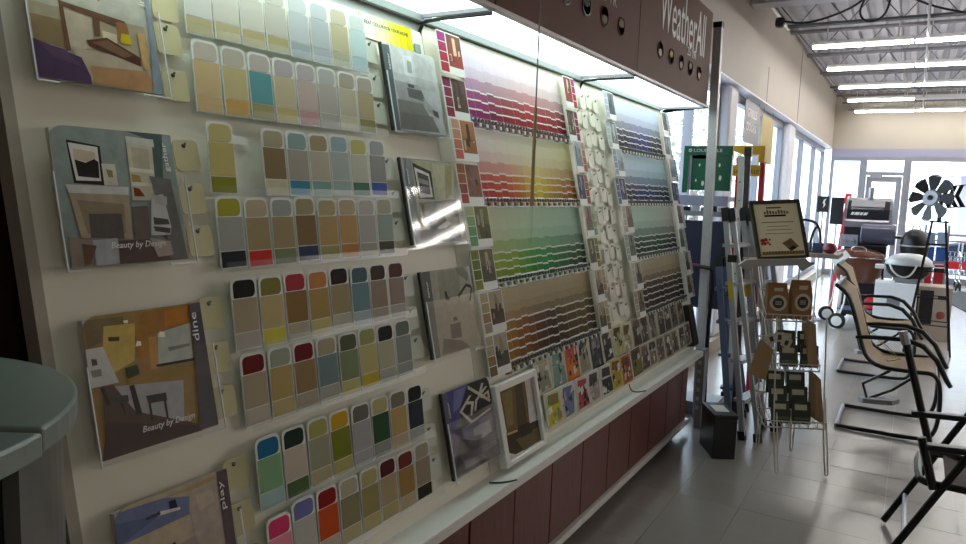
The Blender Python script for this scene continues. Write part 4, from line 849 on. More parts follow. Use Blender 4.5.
obj('red_pack', MB().box(-1.38, -1.31, 5.29, 5.31, .99, 1.02), M_REDF, gs, I4, bevel=.004)
for x in (-1.46, -1.16): obj('leg', MB().beam((x, 5.48, 0), (x, 5.48, 1.55), .03, .03), M_GREYMETAL, gs, I4)

# ---- wire rack of kraft seed bags with a framed sign
w_ = Vector((.88, .47, 0)).normalized(); b_ = Vector((-w_.y, w_.x, 0)); F1 = Vector((-.535, 4.13, 0))
RK = Matrix(((w_.x, b_.x, 0, F1.x), (w_.y, b_.y, 0, F1.y), (0, 0, 1, 0), (0, 0, 0, 1)))
rk = thing('wire_rack', 'white wire floor rack with three leaning trays beside the ladders', 'rack', RK)
r0 = .0045
m = MB()
for x in (.0, .27):
    s = 1 if x == 0 else -1
    m.tube([(x - .01, .13, .86), (x - .005, .07, .30), (x, .012, .03), (x + .008, .0, .0045), (x + .022 * 1, .012, .03), (x + .03, .16, .42)], r0, 6, smooth=1)
obj('front_legs', m, M_WIRE, rk)
m = MB()
for x in (.02, .22):
    m.tube([(x - .02, .42, 1.12), (x - .01, .40, .5), (x, .38, .03), (x + .01, .385, .0045), (x + .02, .39, .03), (x + .02, .38, .9)], r0, 6, smooth=1)
obj('rear_legs', m, M_WIRE, rk)
TIER = [(-.05, .285, .07, .25), (-.05, .255, .15, .555), (-.04, .235, .22, .822)]
for i, (x0, x1, d, z) in enumerate(TIER):
    m = MB(); dd = .15
    def P(x, f, q): return (x, d + dd * f, z + q + .06 * f)
    m.tube([P(x0, 0, 0), P(x1, 0, 0), P(x1, 1, 0), P(x0, 1, 0)], r0, 6, closed=True)
    m.tube([P(x0, 0, .035), P(x1, 0, .035), P(x1, 1, .1), P(x0, 1, .1)], r0, 6, closed=True)
    for k in range(8):
        x = x0 + (x1 - x0) * k / 7; m.tube([P(x, 0, .035), P(x, 0, 0), P(x, 1, 0), P(x, 1, .1)], r0 * .6, 5)
    obj('wire_tray', m, M_WIRE, rk)
m = MB().prism([(-.23, 1.135), (-.19, 1.165), (.13, 1.185), (.17, 1.15), (.12, 1.115), (.10, 1.145), (-.15, 1.13), (-.17, 1.095)], .16, .19, Matrix(((1, 0, 0, 0), (0, 0, 1, 0), (0, 1, 0, 0), (0, 0, 0, 1))))
obj('header_bracket', m, mat('grey_card', 'a09c98', .5), rk)
obj('sign_shelf', MB().box(-.13, .20, .215, .42, 1.148, 1.16), wood_mat('pale_wood', '8c6c44', 'a08054'), rk)
# framed sign: leaning parallelogram
SG = RK @ Matrix.Translation((-.11, .22, 1.165)) @ Matrix.Rotation(math.radians(6), 4, 'Z') @ Matrix.Rotation(math.radians(-4), 4, 'Y') @ Matrix.Rotation(math.radians(68), 4, 'X') @ Matrix.Diagonal((1.1, 1.12, 1, 1))
sn = thing('framed_sign', 'kraft paper sign in a mossy dark frame on top of the wire rack', 'sign', SG)
M_MOSS = mat('mossy_frame', '3a3a26', .8, noise=.5, scale=60, bump=.5)
obj('frame', MB().box(0, .27, 0, .012, -.012, .008).box(0, .27, .291, .31, -.012, .012).box(0, .018, .012, .291, -.012, .012).box(.252, .27, .012, .291, -.012, .012), M_MOSS, sn, bevel=.004)
pa = obj('paper', MB().box(.016, .254, .01, .293, -.004, .002), mat('kraft_paper', 'f0e0c0', .7, noise=.08, scale=80), sn)
m = MB()
for (x0, x1, y, h, c) in ((.085, .165, .266, .008, '6c6048'), (.07, .205, .236, .022, '6a5a40'), (.07, .185, .222, .010, '2c241c'), (.05, .22, .190, .004, '7c6c54'), (.075, .19, .168, .003, '8a7a60'), (.07, .2, .150, .003, '8a7a60'), (.06, .21, .130, .003, '8a7a60')):
    if h > .02:
        for k in range(9): m.box(x0 + (x1 - x0) * k / 9, x0 + (x1 - x0) * (k + .65) / 9, y, y + h * (.6 + .4 * ((k * 3) % 4) / 3), .002, .0026, col=c)
    else: m.box(x0, x1, y, y + h, .002, .0026, col=c)
for (x, y, s) in ((.04, .095, .012), (.058, .1, .010), (.05, .08, .010), (.066, .085, .007), (.078, .1, .006), (.075, .075, .006), (.035, .078, .007)):
    m.prism([(x + s * math.cos(a), y + s * math.sin(a)) for a in (0, 1.05, 2.1, 3.14, 4.2, 5.2)], .002, .0028, col='a83420')
m.prism([(.14, .08), (.19, .105), (.225, .06), (.18, .035)], .002, .0026, col='806644'); m.prism([(.172, .052), (.2, .066), (.212, .05), (.186, .04)], .0026, .003, col='2c241c')
obj('paper_print', m, M_PRINT, pa)
fb = MB()
for k in range(14): fb.box(.03 + .0155 * k, .042 + .0155 * k, .02, .036, .004, .010, col='94703c')
o = obj('paper_fringe', fb, M_PRINT, pa)
# kraft bags and seed packs
M_KRAFT = mat('kraft_bag', '94693c', .65, noise=.08, scale=40, bump=.1); M_OVAL = mat('bag_label', 'c8bba8', .6); M_OVALD = mat('bag_label_dark', '2c2422', .5)
def bag(x, y, z, w, h, rz, lean, label):
    Mb = RK @ T(x, y, z, rz) @ Matrix.Rotation(lean, 4, 'X')
    t = thing('kraft_bag', label, 'bag', Mb, 'kraft paper bags on the wire rack')
    dp = .055
    m = MB(); m.v = [(0, 0, 0), (w, 0, 0), (w, dp, 0), (0, dp, 0), (0, -.004, h * .6), (w, -.004, h * .6), (w, dp, h * .6), (0, dp, h * .6), (.004, dp * .35, h), (w - .004, dp * .35, h), (w - .004, dp * .55, h), (.004, dp * .55, h)]
    m.f = [(3, 2, 1, 0), (0, 1, 5, 4), (1, 2, 6, 5), (2, 3, 7, 6), (3, 0, 4, 7), (4, 5, 9, 8), (5, 6, 10, 9), (6, 7, 11, 10), (7, 4, 8, 11), (8, 9, 10, 11)]; m.c = [None] * 10
    obj('bag_body', m, M_KRAFT, t, bevel=.003)
    F = Mb @ Matrix(((1, 0, 0, w * .5), (0, 0, -1, -.005), (0, 1, 0, h * .44), (0, 0, 0, 1)))
    e = lambda a, b: [(a * math.cos(k * math.pi / 10), b * math.sin(k * math.pi / 10)) for k in range(20)]
    lb = obj('oval_label', MB().prism(e(w * .40, h * .22), 0, .0015), M_OVAL, t, F)
    obj('dark_oval', MB().prism(e(w * .27, h * .15), .0015, .002), M_OVALD, lb, F)
    tx = MB()
    for q in (-.04, 0, .04): tx.box(-w * .15, w * .15, h * q - h * .008, h * q + h * .008, .002, .0024)
    obj('label_lines', tx, M_OVAL, lb, F)
    obj('top_label', MB().box(w * .3, w * .72, h * .76, h * .86, -.0015, .0005, Matrix(((1, 0, 0, 0), (0, 0, 1, -.002), (0, 1, 0, 0), (0, 0, 0, 1)))), M_OVAL, t)
bag(-.030, .235, .830, .12, .205, .02, -.10, 'kraft paper bag with an oval label, left one in the top wire tray')
bag(.108, .235, .830, .118, .225, .10, -.06, 'kraft paper bag with an oval label, right one in the top wire tray')
M_PACK = mat('dark_green_pack', '2a3020', .5, noise=.3, scale=60); M_PLAB = mat('pack_label', 'bab59a', .5)
def pack(x, y, z, w, h, lean, label, par=True):
    Mb = RK @ Matrix.Translation((x, y, z)) @ Matrix.Rotation(lean, 4, 'X')
    t = thing('seed_pack', label, 'packet', Mb, 'dark green packets on the wire rack')
    obj('pack_body', MB().box(0, w, 0, .018, 0, h), M_PACK, t, bevel=.003)
    obj('pack_label', MB().box(w * .12, w * .78, -.0016, 0, h * .62, h * .86), M_PLAB, t)
    obj('pack_band', MB().box(w * .08, w * .92, -.0014, 0, h * .18, h * .30), mat('pack_band_green', '56603c', .5), t)
    obj('hang_hole', MB().box(w * .45, w * .55, -.0014, 0, h * .92, h * .96), M_BLACK, t)
for i, (x0, x1, d, z) in enumerate(TIER[:2]):
    rows = 3 if i == 0 else 2
    for r in range(rows):
        for c in range(2):
            pack((.0 if i == 0 else .05) + .115 * c - .006 * r, d + .035 + .042 * r, z + .012 + .075 * r, .10, .125, -.22,
                 'dark green seed packet, %s of the %s row, %s wire tray' % (['left', 'right'][c], ['front', 'middle', 'rear'][r], ['bottom', 'middle'][i]))
M_TAN = mat('tan_cardboard', '9c7c58', .65)
for i, (pts, zz, lab) in enumerate((([(.235, .03), (.285, .0), (.245, .26), (.215, .29)], (TIER[0][2] + .03, TIER[0][3]), 'curved tan side card at the right of the bottom wire tray'),
                               ([(.20, .02), (.255, .0), (.225, .25), (.185, .27)], (TIER[1][2] + .03, TIER[1][3]), 'curved tan side card at the right of the middle wire tray'))):
    o = obj('side_card', MB().prism(pts, 0, .10, RK @ Matrix(((1, 0, 0, 0), (0, 0, 1, zz[0]), (0, 1, 0, zz[1] + .012), (0, 0, 0, 1)))), M_TAN); tag(o, lab, 'card')
o = obj('hanging_card', MB().prism([(-.13, .0), (-.03, -.035), (.0, .14), (-.075, .2)], 0, .006, RK @ Matrix(((1, 0, 0, -.02), (0, 0, 1, .115), (0, 1, 0, .535), (0, 0, 0, 1)))), M_TAN); tag(o, 'tan card hanging crooked on the left corner of the middle wire tray', 'card')
tg = thing('tag_bundle', 'bundle of white tags with black marks on the left of the middle tray', 'tags', RK @ Matrix.Translation((-.03, .13, .72)))
for k in range(3):
    Mt = RK @ Matrix.Translation((-.05 + .035 * k, .12 + .01 * k, .70 + .018 * (k % 2))) @ Matrix.Rotation(.4 * (k - 1), 4, 'Y') @ Matrix.Rotation(math.pi / 2, 4, 'X')
    a = obj('tag', MB().prism(rrect(.055, .055, .01), 0, .002), M_OVAL, tg, Mt); obj('tag_mark', MB().box(.018, .038, .012, .04, .002, .0025), M_TEXTD, a, Mt)

# ---- patio chairs
M_SLING = mat('tan_sling', '9c8666', .7, noise=.1, scale=120); M_DSL = mat('brown_sling', '4a3a34', .75, noise=.15, scale=120)
def sled_chair(label, M):
    t = thing('patio_chair', label, 'chair', M, 'black framed sling patio chairs')
    prof = [(-.33, .016), (.16, .016), (.215, .05), (.242, .16), (.235, .36), (.20, .452), (.10, .447), (-.10, .445), (-.185, .49), (-.225, .58), (-.27, .74), (-.325, .90), (-.40, .955)]
    for y in (0, .57): obj('side_frame', MB().tube([(x, y, z) for x, z in prof], .0135, 8, smooth=2), M_BLACKMETAL, t)
    obj('base_bar', MB().tube([(-.33, 0, .016), (-.33, .57, .016)], .0135, 8), M_GREYMETAL, t)
    obj('front_bar', MB().tube([(.205, 0, .43), (.205, .57, .43)], .011, 8), M_BLACKMETAL, t)
    obj('back_bar', MB().tube([(-.40, 0, .955), (-.40, .57, .955)], .0135, 8), M_BLACKMETAL, t)
    sp = [(.20, .457), (.05, .440), (-.10, .440), (-.175, .485), (-.215, .58), (-.262, .74), (-.318, .90), (-.392, .953)]
    rows = [[(x, y, z - .02 * math.sin(math.pi * y / .57) * (1 if i < 3 else .3)) for y in (.012, .10, .2, .285, .37, .47, .558)] for i, (x, z) in enumerate(sp)]
    o = obj('sling', MB().sheet(rows), M_SLING, t, smooth=True); sm = o.modifiers.new('thick', 'SOLIDIFY'); sm.thickness = .006
    for y in (-.02, .59):
        obj('armrest', MB().tube([(-.262, y, .63), (-.15, y, .642), (.02, y, .65), (.12, y, .62), (.20, y, .54), (.262, y, .42), (.285, y, .385)], [.011, .014, .016, .017, .017, .016, .014], 8), M_BLACKMETAL, t)
    obj('cross_brace', MB().tube([(-.05, .02, .43), (-.2, .12, .30), (-.17, .16, .19), (-.03, .3, .24), (.10, .40, .34), (.15, .5, .43)], .010, 6), M_BLACKMETAL, t)
    obj('brace_plate', MB().prism([(-.19, .10), (-.02, .16), (.02, .25), (-.06, .27), (-.22, .16)], .17, .20), M_GREYMETAL, t)
    return t
sled_chair('black sled base patio chair with tan sling seat, nearer of the pair', T(0, 5.28, 0))
sled_chair('black sled base patio chair with tan sling seat, farther one before the white box', T(-.14, 7.03, 0))
st = obj('straw_bundle', MB().beam((-.07, 5.5, .455), (.0, 5.6, .462), .02, .006).beam((-.20, 5.52, .64), (-.02, 5.56, .468), .006, .004).beam((-.19, 5.55, .64), (.0, 5.55, .468), .006, .004), mat('straw_yellow', 'b8a468', .6)); tag(st, 'yellow string tag hanging from the back onto the nearer patio chair seat', 'tag')
# folding chair at the right edge
fc = thing('folding_chair', 'black folding tube chair with brown sling at the right edge, nearest the camera', 'chair', (.3, 3.5, 0))
for y, nm in ((3.3, 'near'), (3.80, 'far')):
    obj('leg', MB().tube([(.0, y, .015), (.19, y, .40), (.33, y, .68)], .0145, 8), M_BLACKMETAL, fc, I4)
    tp = .585 if nm == 'near' else .90
    obj('back_post', MB().tube([(.01 + (.90 - tp) * .29, y, tp), (.15, y, .41), (.158, y, .385)], .0165, 8), M_BLACKMETAL, fc, I4)
    if nm == 'far': obj('post_grip', MB().tube([(.0, y, .925), (.018, y, .865)], .019, 8), M_STEEL, fc, I4)
    xa = .065 if nm == 'far' else .115
    obj('armrest', MB().beam((xa, y - .01, .555), (.56, y - .01, .585), .05, .024), M_BLACK, fc, I4, bevel=.006)
    obj('front_leg', MB().tube([(.52, y, .42), (.60, y, .015)], .0145, 8), M_BLACKMETAL, fc, I4)
obj('foot_bar', MB().tube([(.075, 3.3, .165), (.075, 3.80, .165)], .010, 8), M_STEEL, fc, I4)
obj('seat_frame', MB().tube([(.56, 3.31, .40), (.14, 3.31, .40), (.105, 3.35, .40), (.105, 3.68, .40), (.14, 3.74, .40), (.56, 3.74, .40)], .0145, 8, smooth=1), M_BLACKMETAL, fc, I4)
o = obj('seat_sling', MB().sheet([[(x, y, .40 - .03 * math.sin(math.pi * (x - .2) / .36)) for y in (3.31, 3.45, 3.6, 3.74)] for x in (.2, .32, .44, .56)]), M_DSL, fc, I4); sm = o.modifiers.new('thick', 'SOLIDIFY'); sm.thickness = .006

# ---- windmill
wm = thing('garden_windmill', 'black garden windmill with eight blades and an arrow tail on a tower', 'windmill', (.2, 8.7, 0))
top = Vector((.215, 8.7, 1.57))
feet = [Vector((x, y, 0)) for x, y in ((.02, 8.5), (.425, 8.5), (.425, 8.9), (.02, 8.9))]
for ft in feet: obj('tower_leg', MB().beam(ft, top + (ft - Vector((.22, 8.7, 0))) * .28 - Vector((0, 0, .22)), .018, .018, (1, 0, 0)), M_BLACKMETAL, wm, I4)
for f in (.22, .42, .62, .82):
    pts = [ft.lerp(top + (ft - Vector((.22, 8.7, 0))) * .28 - Vector((0, 0, .22)), f) for ft in feet]
    obj('tower_ring', MB().tube(pts, .006, 5, closed=True), M_BLACKMETAL, wm, I4)
obj('tower_cap', MB().tube([top - Vector((0, 0, .24)), top], .02, 8), M_BLACKMETAL, wm, I4)
obj('head_plate', MB().box(.13, .30, 8.62, 8.78, 1.33, 1.345), M_BLACKMETAL, wm, I4)
hub = Vector((.125, 8.58, 1.575))
AX = Matrix.Translation(hub) @ Matrix.Rotation(math.radians(-34), 4, 'Z') @ Matrix.Rotation(math.radians(82), 4, 'X') @ Matrix.Diagonal((.92, .92, 1, 1))
for k in range(8):
    a = math.radians(90 + 45 * k)
    R = AX @ Matrix.Rotation(a, 4, 'Z') @ Matrix.Rotation(.25, 4, 'X')
    obj('blade', MB().prism([(.075, -.022), (.15, -.055), (.235, -.072), (.255, -.03), (.252, .03), (.225, .062), (.15, .045), (.075, .02)], -.002, .002), M_BLACKMETAL, wm, R)
obj('blade_ring', MB().tube([(.09 * math.cos(t * math.pi / 12), .09 * math.sin(t * math.pi / 12), 0) for t in range(24)], .006, 5, closed=True).tube([(.24 * math.cos(t * math.pi / 12), .24 * math.sin(t * math.pi / 12), 0) for t in range(24)], .003, 5, closed=True), M_STEEL, wm, AX)
obj('hub_disc', MB().lathe([(0, -.012), (.08, -.016), (.085, 0), (.08, .016), (0, .012)], seg=20), mat('hub_grey', 'b4b4bc', .4, .1), wm, AX)
obj('hub_cap', MB().lathe([(.028, .012), (.028, .03), (0, .04)], seg=12), M_BLACKMETAL, wm, AX)
obj('axle', MB().tube([tuple(hub), tuple(top), (.30, 8.78, 1.56)], .012, 8), M_BLACKMETAL, wm, I4)
FT = Matrix(((1, 0, 0, .06), (.25, 0, 1, 8.72), (0, 1, 0, 1.57), (0, 0, 0, 1)))
obj('tail_beam', MB().prism([(.0, -.03), (.16, -.03), (.16, .03), (.0, .03)], -.004, .004), M_BLACKMETAL, wm, FT)
m = MB()
for k in range(3):
    x = .15 + .055 * k
    m.prism([(x, .0), (x + .04, .0), (x + .085, .10), (x + .045, .10)], -.004, .004); m.prism([(x, 0), (x + .045, -.11), (x + .085, -.11), (x + .04, 0)], -.004, .004)
m.prism([(.15, .098), (.36, .098), (.36, .108), (.16, .108)], -.004, .004); m.prism([(.15, -.118), (.35, -.118), (.35, -.108), (.15, -.108)], -.004, .004)
obj('tail_vane', m, M_BLACKMETAL, wm, FT)

# ---- white box with a small gas grill on it, a carton behind
M_WBOX = mat('white_carton', 'eef0f4', .5); M_CART = mat('pale_carton', 'a89888', .6)
wb = thing('white_carton', 'white cardboard carton with a grey mark under the grey domed grill', 'box', T(-.32, 9.32, 0, .03))
obj('carton', MB().box(0, .42, 0, .34, 0, .615), M_WBOX, wb, bevel=.004)
obj('printed_mark', MB().box(.13, .26, -.002, 0, .36, .46).box(.15, .24, -.003, -.002, .385, .435), M_GREYMETAL, wb)
obj('tape', MB().box(.19, .23, -.0015, .34, .615, .617), M_CARD, wb)
pb = thing('picture_carton', 'tan carton with a black picture panel and round mark, right of the white carton', 'box', T(.12, 9.42, 0, .1))
obj('carton', MB().box(0, .32, 0, .4, 0, .60), M_CART, pb, bevel=.004)
obj('picture_panel', MB().box(.01, .14, -.003, 0, .18, .56), M_BLACK, pb); obj('round_mark', MB().lathe([(.045, 0), (.045, .004), (.03, .004), (.03, 0)], seg=18), mat('red_mark', 'a05048', .5), pb, WM[pb.name] @ Matrix.Translation((.22, 0, .29)) @ Matrix.Rotation(math.pi / 2, 4, 'X'))
obj('print_bar', MB().box(.18, .28, -.002, 0, .47, .5), M_BLACK, pb)
def domegrill(name, label, x, y, z, rx, ry, hz, mlid, mbowl, legs):
    t = thing(name, label, 'grill', (x, y, z))
    D = Matrix.Diagonal((rx, ry, 1, 1))
    obj('lid', MB().lathe([(1.0, .0), (1.0, hz * .12), (.92, hz * .45), (.72, hz * .75), (.4, hz * .95), (0, hz)], seg=24, M=D), mlid, t, smooth=True)
    obj('bowl', MB().lathe([(0, -hz * 1.4), (.55, -hz * 1.3), (.85, -hz * .8), (.99, -.01), (1.0, 0)], seg=24, M=D), mbowl, t, smooth=True)
    obj('rim', MB().tube([(rx * 1.01 * math.cos(k * math.pi / 12), ry * 1.01 * math.sin(k * math.pi / 12), 0) for k in range(24)], .008, 6, closed=True), M_STEEL, t)
    return t
M_GLID = mat('pale_grey_enamel', 'b4b6b8', .3, .2)
q = domegrill('gas_grill', 'small grey lidded grill with a black bowl standing on the white carton', -.01, 9.5, .825, .24, .15, .13, M_GLID, M_BLACKMETAL, 0)
obj('lid_handle', MB().tube([(-.19, -.14, .01), (-.15, -.19, -.07), (-.08, -.20, -.13), (.0, -.20, -.13), (.05, -.19, -.07), (.08, -.15, .01)], .010, 6, smooth=1), M_WIRE, q)
obj('stand', MB().box(-.12, .12, -.09, .09, -.21, -.15), M_GREYMETAL, q)
obj('side_table', MB().box(-.33, -.245, -.1, .1, -.06, -.02), M_WHITE, q); obj('side_table', MB().box(.245, .34, -.1, .1, -.05, -.01), M_BLACK, q)
k1 = domegrill('kettle_grill', 'round black kettle grill with a pale emblem behind the grey grill', .03, 9.95, 1.02, .155, .155, .20, M_BLACKMETAL, M_BLACKMETAL, 0)
obj('emblem', MB().lathe([(0, 0), (.035, 0), (.035, .006), (0, .008)], seg=16), M_GLID, k1, Matrix.Translation((.09, 9.865, 1.13)) @ Matrix.Rotation(math.radians(65), 4, 'X') @ Matrix.Rotation(.4, 4, 'Y'))
obj('lid_handle', MB().tube([(-.04, 0, .19), (-.03, 0, .235), (.03, 0, .235), (.04, 0, .19)], .007, 6), M_BLACK, k1)
for k in range(3):
    a = 2.1 * k + .5; obj('leg', MB().tube([(.1 * math.cos(a), .1 * math.sin(a), -.13), (.22 * math.cos(a), .22 * math.sin(a), -1.015)], .010, 6), M_ALU, k1)
# brown charcoal grill on a wheeled frame
M_BROWN = mat('brown_enamel', '5e3524', .3, .15, noise=.15, scale=10)
bg = thing('brown_grill', 'brown enamel barrel grill on a pale wheeled frame, left of the white carton', 'grill', (-.5, 9.75, 0))
D = Matrix.Diagonal((1, .7, 1, 1))
obj('bowl', MB().lathe([(0, -.30), (.19, -.29), (.255, -.2), (.275, 0), (.28, .0)], seg=24, M=D), M_BROWN, bg, Matrix.Translation((-.545, 9.75, .83)), smooth=True)
obj('lid', MB().lathe([(.285, 0), (.285, .02), (.27, .06), (.2, .10), (.1, .118), (0, .122)], seg=24, M=D), M_BROWN, bg, Matrix.Translation((-.545, 9.75, .83)), smooth=True)
obj('rim', MB().tube([(-.545 + .287 * math.cos(k * math.pi / 12), 9.75 + .2 * math.sin(k * math.pi / 12), .845) for k in range(24)], .009, 6, closed=True), M_CHROME, bg, I4)
obj('lid_handle', MB().tube([(-.62, 9.6, .92), (-.61, 9.56, .98), (-.47, 9.56, .98), (-.46, 9.6, .92)], .008, 6, smooth=1), M_CHROME, bg, I4)
for x in (-.72, -.28):
    for y in (9.62, 9.88): obj('leg', MB().tube([(x * .92 - .04, y, .62), (x, y, .09 if x < -.5 else .0)], .012, 6), M_WHITE, bg, I4)
obj('lower_shelf', MB().box(-.72, -.28, 9.6, 9.9, .2, .22), M_BLUEALU, bg, I4)
obj('side_shelf', MB().prism([(-.83, .80), (-.68, .93), (-.62, .86), (-.77, .73)], 9.55, 9.58, Matrix(((1, 0, 0, 0), (0, 0, 1, 0), (0, 1, 0, 0), (0, 0, 0, 1)))), M_WHITE, bg, I4)
for x, y in ((-.86, 9.9), (-.69, 9.35)):
    W = Matrix.Translation((x, y, .095)) @ Matrix.Rotation(math.radians(25 if x < -.8 else -10), 4, 'Z') @ Matrix.Rotation(math.pi / 2, 4, 'X')
    wh = obj('wheel', MB().lathe([(.06, -.025), (.092, -.02), (.095, 0), (.092, .02), (.06, .025)], seg=18), M_RUBBER, bg, W)
    obj('wheel_hub', MB().lathe([(0, -.032), (.06, -.028), (.06, .028), (0, .034)], seg=18), M_WHITE, wh, W)
    obj('wheel_arm', MB().tube([(x, y, .095), (x + .05, y + .1, .3), (x + .06, y + .12, .5)], .009, 6), M_WHITE, bg, I4)
obj('gas_bottle', MB().lathe([(.05, 0), (.08, .02), (.08, .11), (.04, .15), (0, .15)], (-.36, 9.72, .22), 14), M_REDF, bg, I4)

bg.location.y += .16
# ---- large black smoker grill
M_HOOD = mat('grill_hood', '26262c', .3, .4); M_HOODS = mat('grill_silver', '9a9aa2', .3, .7)
gg = thing('large_grill', 'large black gas grill with a silver hood band and round side barrel', 'grill', (-.5, 10.4, 0))
YZ = Matrix(((0, 0, 1, 0), (1, 0, 0, 10.2), (0, 1, 0, 0), (0, 0, 0, 1)))
hood = [(0, 1.20), (-.02, 1.28), (.03, 1.42), (.14, 1.53), (.3, 1.57), (.42, 1.5), (.46, 1.2)]
obj('hood', MB().prism(hood, -.74, -.27, YZ), M_HOOD, gg, I4, bevel=.006)
obj('hood_band', MB().prism([(-.004, 1.20), (-.03, 1.27), (-.012, 1.30), (.02, 1.27)], -.745, -.265, YZ), M_HOODS, gg, I4)
for x in (-.765, -.27): obj('hood_end', MB().prism([(-.01, 1.2), (-.03, 1.28), (.02, 1.43), (.13, 1.545), (.3, 1.585), (.43, 1.51), (.47, 1.2), (.43, 1.2), (.40, 1.48), (.29, 1.54), (.16, 1.5), (.07, 1.4), (.03, 1.28), (.03, 1.2)], x, x + .025, YZ), M_HOODS, gg, I4)
obj('hood_glass', MB().prism([(.055, 1.455), (.06, 1.465), (.135, 1.535), (.145, 1.53)], -.70, -.33, YZ), M_HOODS, gg, I4)
obj('lid_handle', MB().tube([(-.68, 10.19, 1.42), (-.68, 10.13, 1.43), (-.34, 10.13, 1.43), (-.34, 10.19, 1.42)], .010, 6), M_HOODS, gg, I4)
m = MB(); 
for x, w in ((-.70, .03), (-.66, .05), (-.60, .03), (-.56, .04)): m.prism([(x, 1.345), (x + w, 1.345), (x + w + .02, 1.385), (x + .02, 1.385)], 10.205, 10.212, Matrix(((1, 0, 0, 0), (0, 0, 1, 0), (0, 1, 0, 0), (0, 0, 0, 1))))
obj('hood_mark', m, M_TEXTW, gg, I4)
obj('firebox', MB().box(-.76, -.25, 10.22, 10.66, .98, 1.20), M_BLACKMETAL, gg, I4, bevel=.01)
obj('side_barrel', MB().lathe([(0, 0), (.12, .0), (.13, .01), (.13, .36), (.12, .37), (0, .37)], seg=24), mat('blue_grey_enamel', '5a5a6c', .25, .4), gg, Matrix.Translation((-.55, 10.05, 1.13)) @ Matrix.Rotation(math.pi / 2, 4, 'Y'), smooth=True)
obj('control_panel', MB().box(-.78, -.58, 10.12, 10.24, .95, 1.10), M_GREYMETAL, gg, I4, bevel=.006)
for k in range(2): obj('knob', MB().lathe([(0, 0), (.025, 0), (.02, .03), (0, .03)], seg=12), M_HOODS, gg, Matrix.Translation((-.73 + .09 * k, 10.12, 1.02)) @ Matrix.Rotation(math.pi / 2, 4, 'X'))
obj('side_shelf', MB().box(-.25, -.02, 10.2, 10.6, 1.08, 1.11), M_BLACK, gg, I4)
obj('chimney', MB().tube([(-.5, 10.5, 1.55), (-.5, 10.5, 1.70)], .03, 10), M_HOODS, gg, I4)
obj('cabinet', MB().box(-.74, -.27, 10.26, 10.64, .08, .97), M_HOOD, gg, I4, bevel=.005)
for x in (-.7, -.31):
    for y in (10.3, 10.6): obj('caster', MB().lathe([(0, -.012), (.038, -.012), (.038, .012), (0, .012)], seg=12), M_RUBBER, gg, Matrix.Translation((x, y, .04)) @ Matrix.Rotation(math.pi / 2, 4, 'X'))
ht = obj('red_handle_tool', MB().beam((-.90, 10.9, .0), (-.80, 10.95, 1.48), .05, .02, (0, 1, 0)).beam((-.80, 10.95, 1.48), (-.79, 10.96, 1.62), .08, .025, (0, 1, 0)), mat('pink_red', 'c8283c', .4)); tag(ht, 'pinkish red handled tool leaning left of the large grill', 'tool')
# two black sign backs on thin stands by the glass
for k, (x, y, z0, z1, w) in enumerate(((-1.0, 10, 1.37, 1.57, .135), (-.885, 10.6, 1.21, 1.565, .155))):
    t = thing('sign_stand', ['small black sign with a pale figure on a thin grey stand by the windows', 'larger plain black sign on a thin grey stand beside the large grill'][k], 'sign', (x, y, 0))
    obj('pole', MB().tube([(0, .02, .02), (0, .02, z1)], .011, 8), M_ALU, t); obj('base', MB().lathe([(0, 0), (.13, 0), (.12, .015), (0, .02)], (0, .02, 0), 16), M_GREYMETAL, t)
    bd = obj('board', MB().box(-w / 2, w / 2, -.012, .005, z0, z1), M_BLACK, t, bevel=.004)
    if k == 0: obj('board_figure', MB().prism([(.0, 1.42), (.03, 1.46), (.02, 1.50), (.035, 1.54), (.01, 1.53), (-.005, 1.49), (.01, 1.46)], .0, .002, Matrix(((1, 0, 0, 0), (0, 0, 1, -.0145), (0, 1, 0, 0), (0, 0, 0, 1)))), M_TEXTW, bd)
hp = thing('hoop_stand', 'black tube hoop stand on the plank table left of the sign stands', 'stand', (-.87, 8.3, .97))
obj('hoop', MB().tube([(-1.03, 8.3, 1.305), (-.925, 8.3, 1.30), (-.86, 8.3, 1.26), (-.825, 8.3, 1.15), (-.82, 8.3, .98)], .014, 8, smooth=2), M_BLACKMETAL, hp, I4)
obj('hoop', MB().tube([(-.925, 8.3, .98), (-.92, 8.3, 1.08), (-.895, 8.3, 1.2), (-.86, 8.3, 1.255)], .013, 8, smooth=2), M_BLACKMETAL, hp, I4)
obj('stand_base', MB().box(-1.04, -.80, 8.24, 8.36, .97, .982), M_BLACKMETAL, hp, I4)
obj('back_tube', MB().tube([(-1.03, 8.3, .98), (-1.03, 8.3, 1.305)], .013, 8), M_BLACKMETAL, hp, I4)
# low wooden table with clutter behind the rack
tb = thing('low_table', 'grey topped plank table behind the wire rack by the windows', 'table', (-.85, 8.3, 0))
obj('table_top', MB().box(-1.15, -.62, 8.05, 8.6, .93, .97), wood_mat('table_wood', '685a4c', '786858'), tb, I4)
for x in (-1.12, -.66):
    for y in (8.08, 8.56): obj('leg', MB().beam((x, y, 0), (x, y, .93), .04, .04), M_GREYMETAL, tb, I4)
rb = obj('red_ball', MB().lathe([(0, 0), (.04, .008), (.068, .04), (.068, .075), (.04, .108), (0, .115)], (-.72, 8.2, .97), 16), mat('dark_red', '6c1420', .35), smooth=True); tag(rb, 'dark red round tin on the plank table behind the wire rack', 'tin')
for k, (x, hc, lab) in enumerate(((-.84, '232a48', 'dark blue carton on the plank table beside the red tin'), (-.96, '5c6478', 'grey blue carton on the plank table by the windows'))):
    o = obj('small_carton', MB().box(x - .05, x + .05, 8.25, 8.4, .97, 1.07), mat('carton_' + hc, hc, .5), bevel=.004); tag(o, lab, 'box')

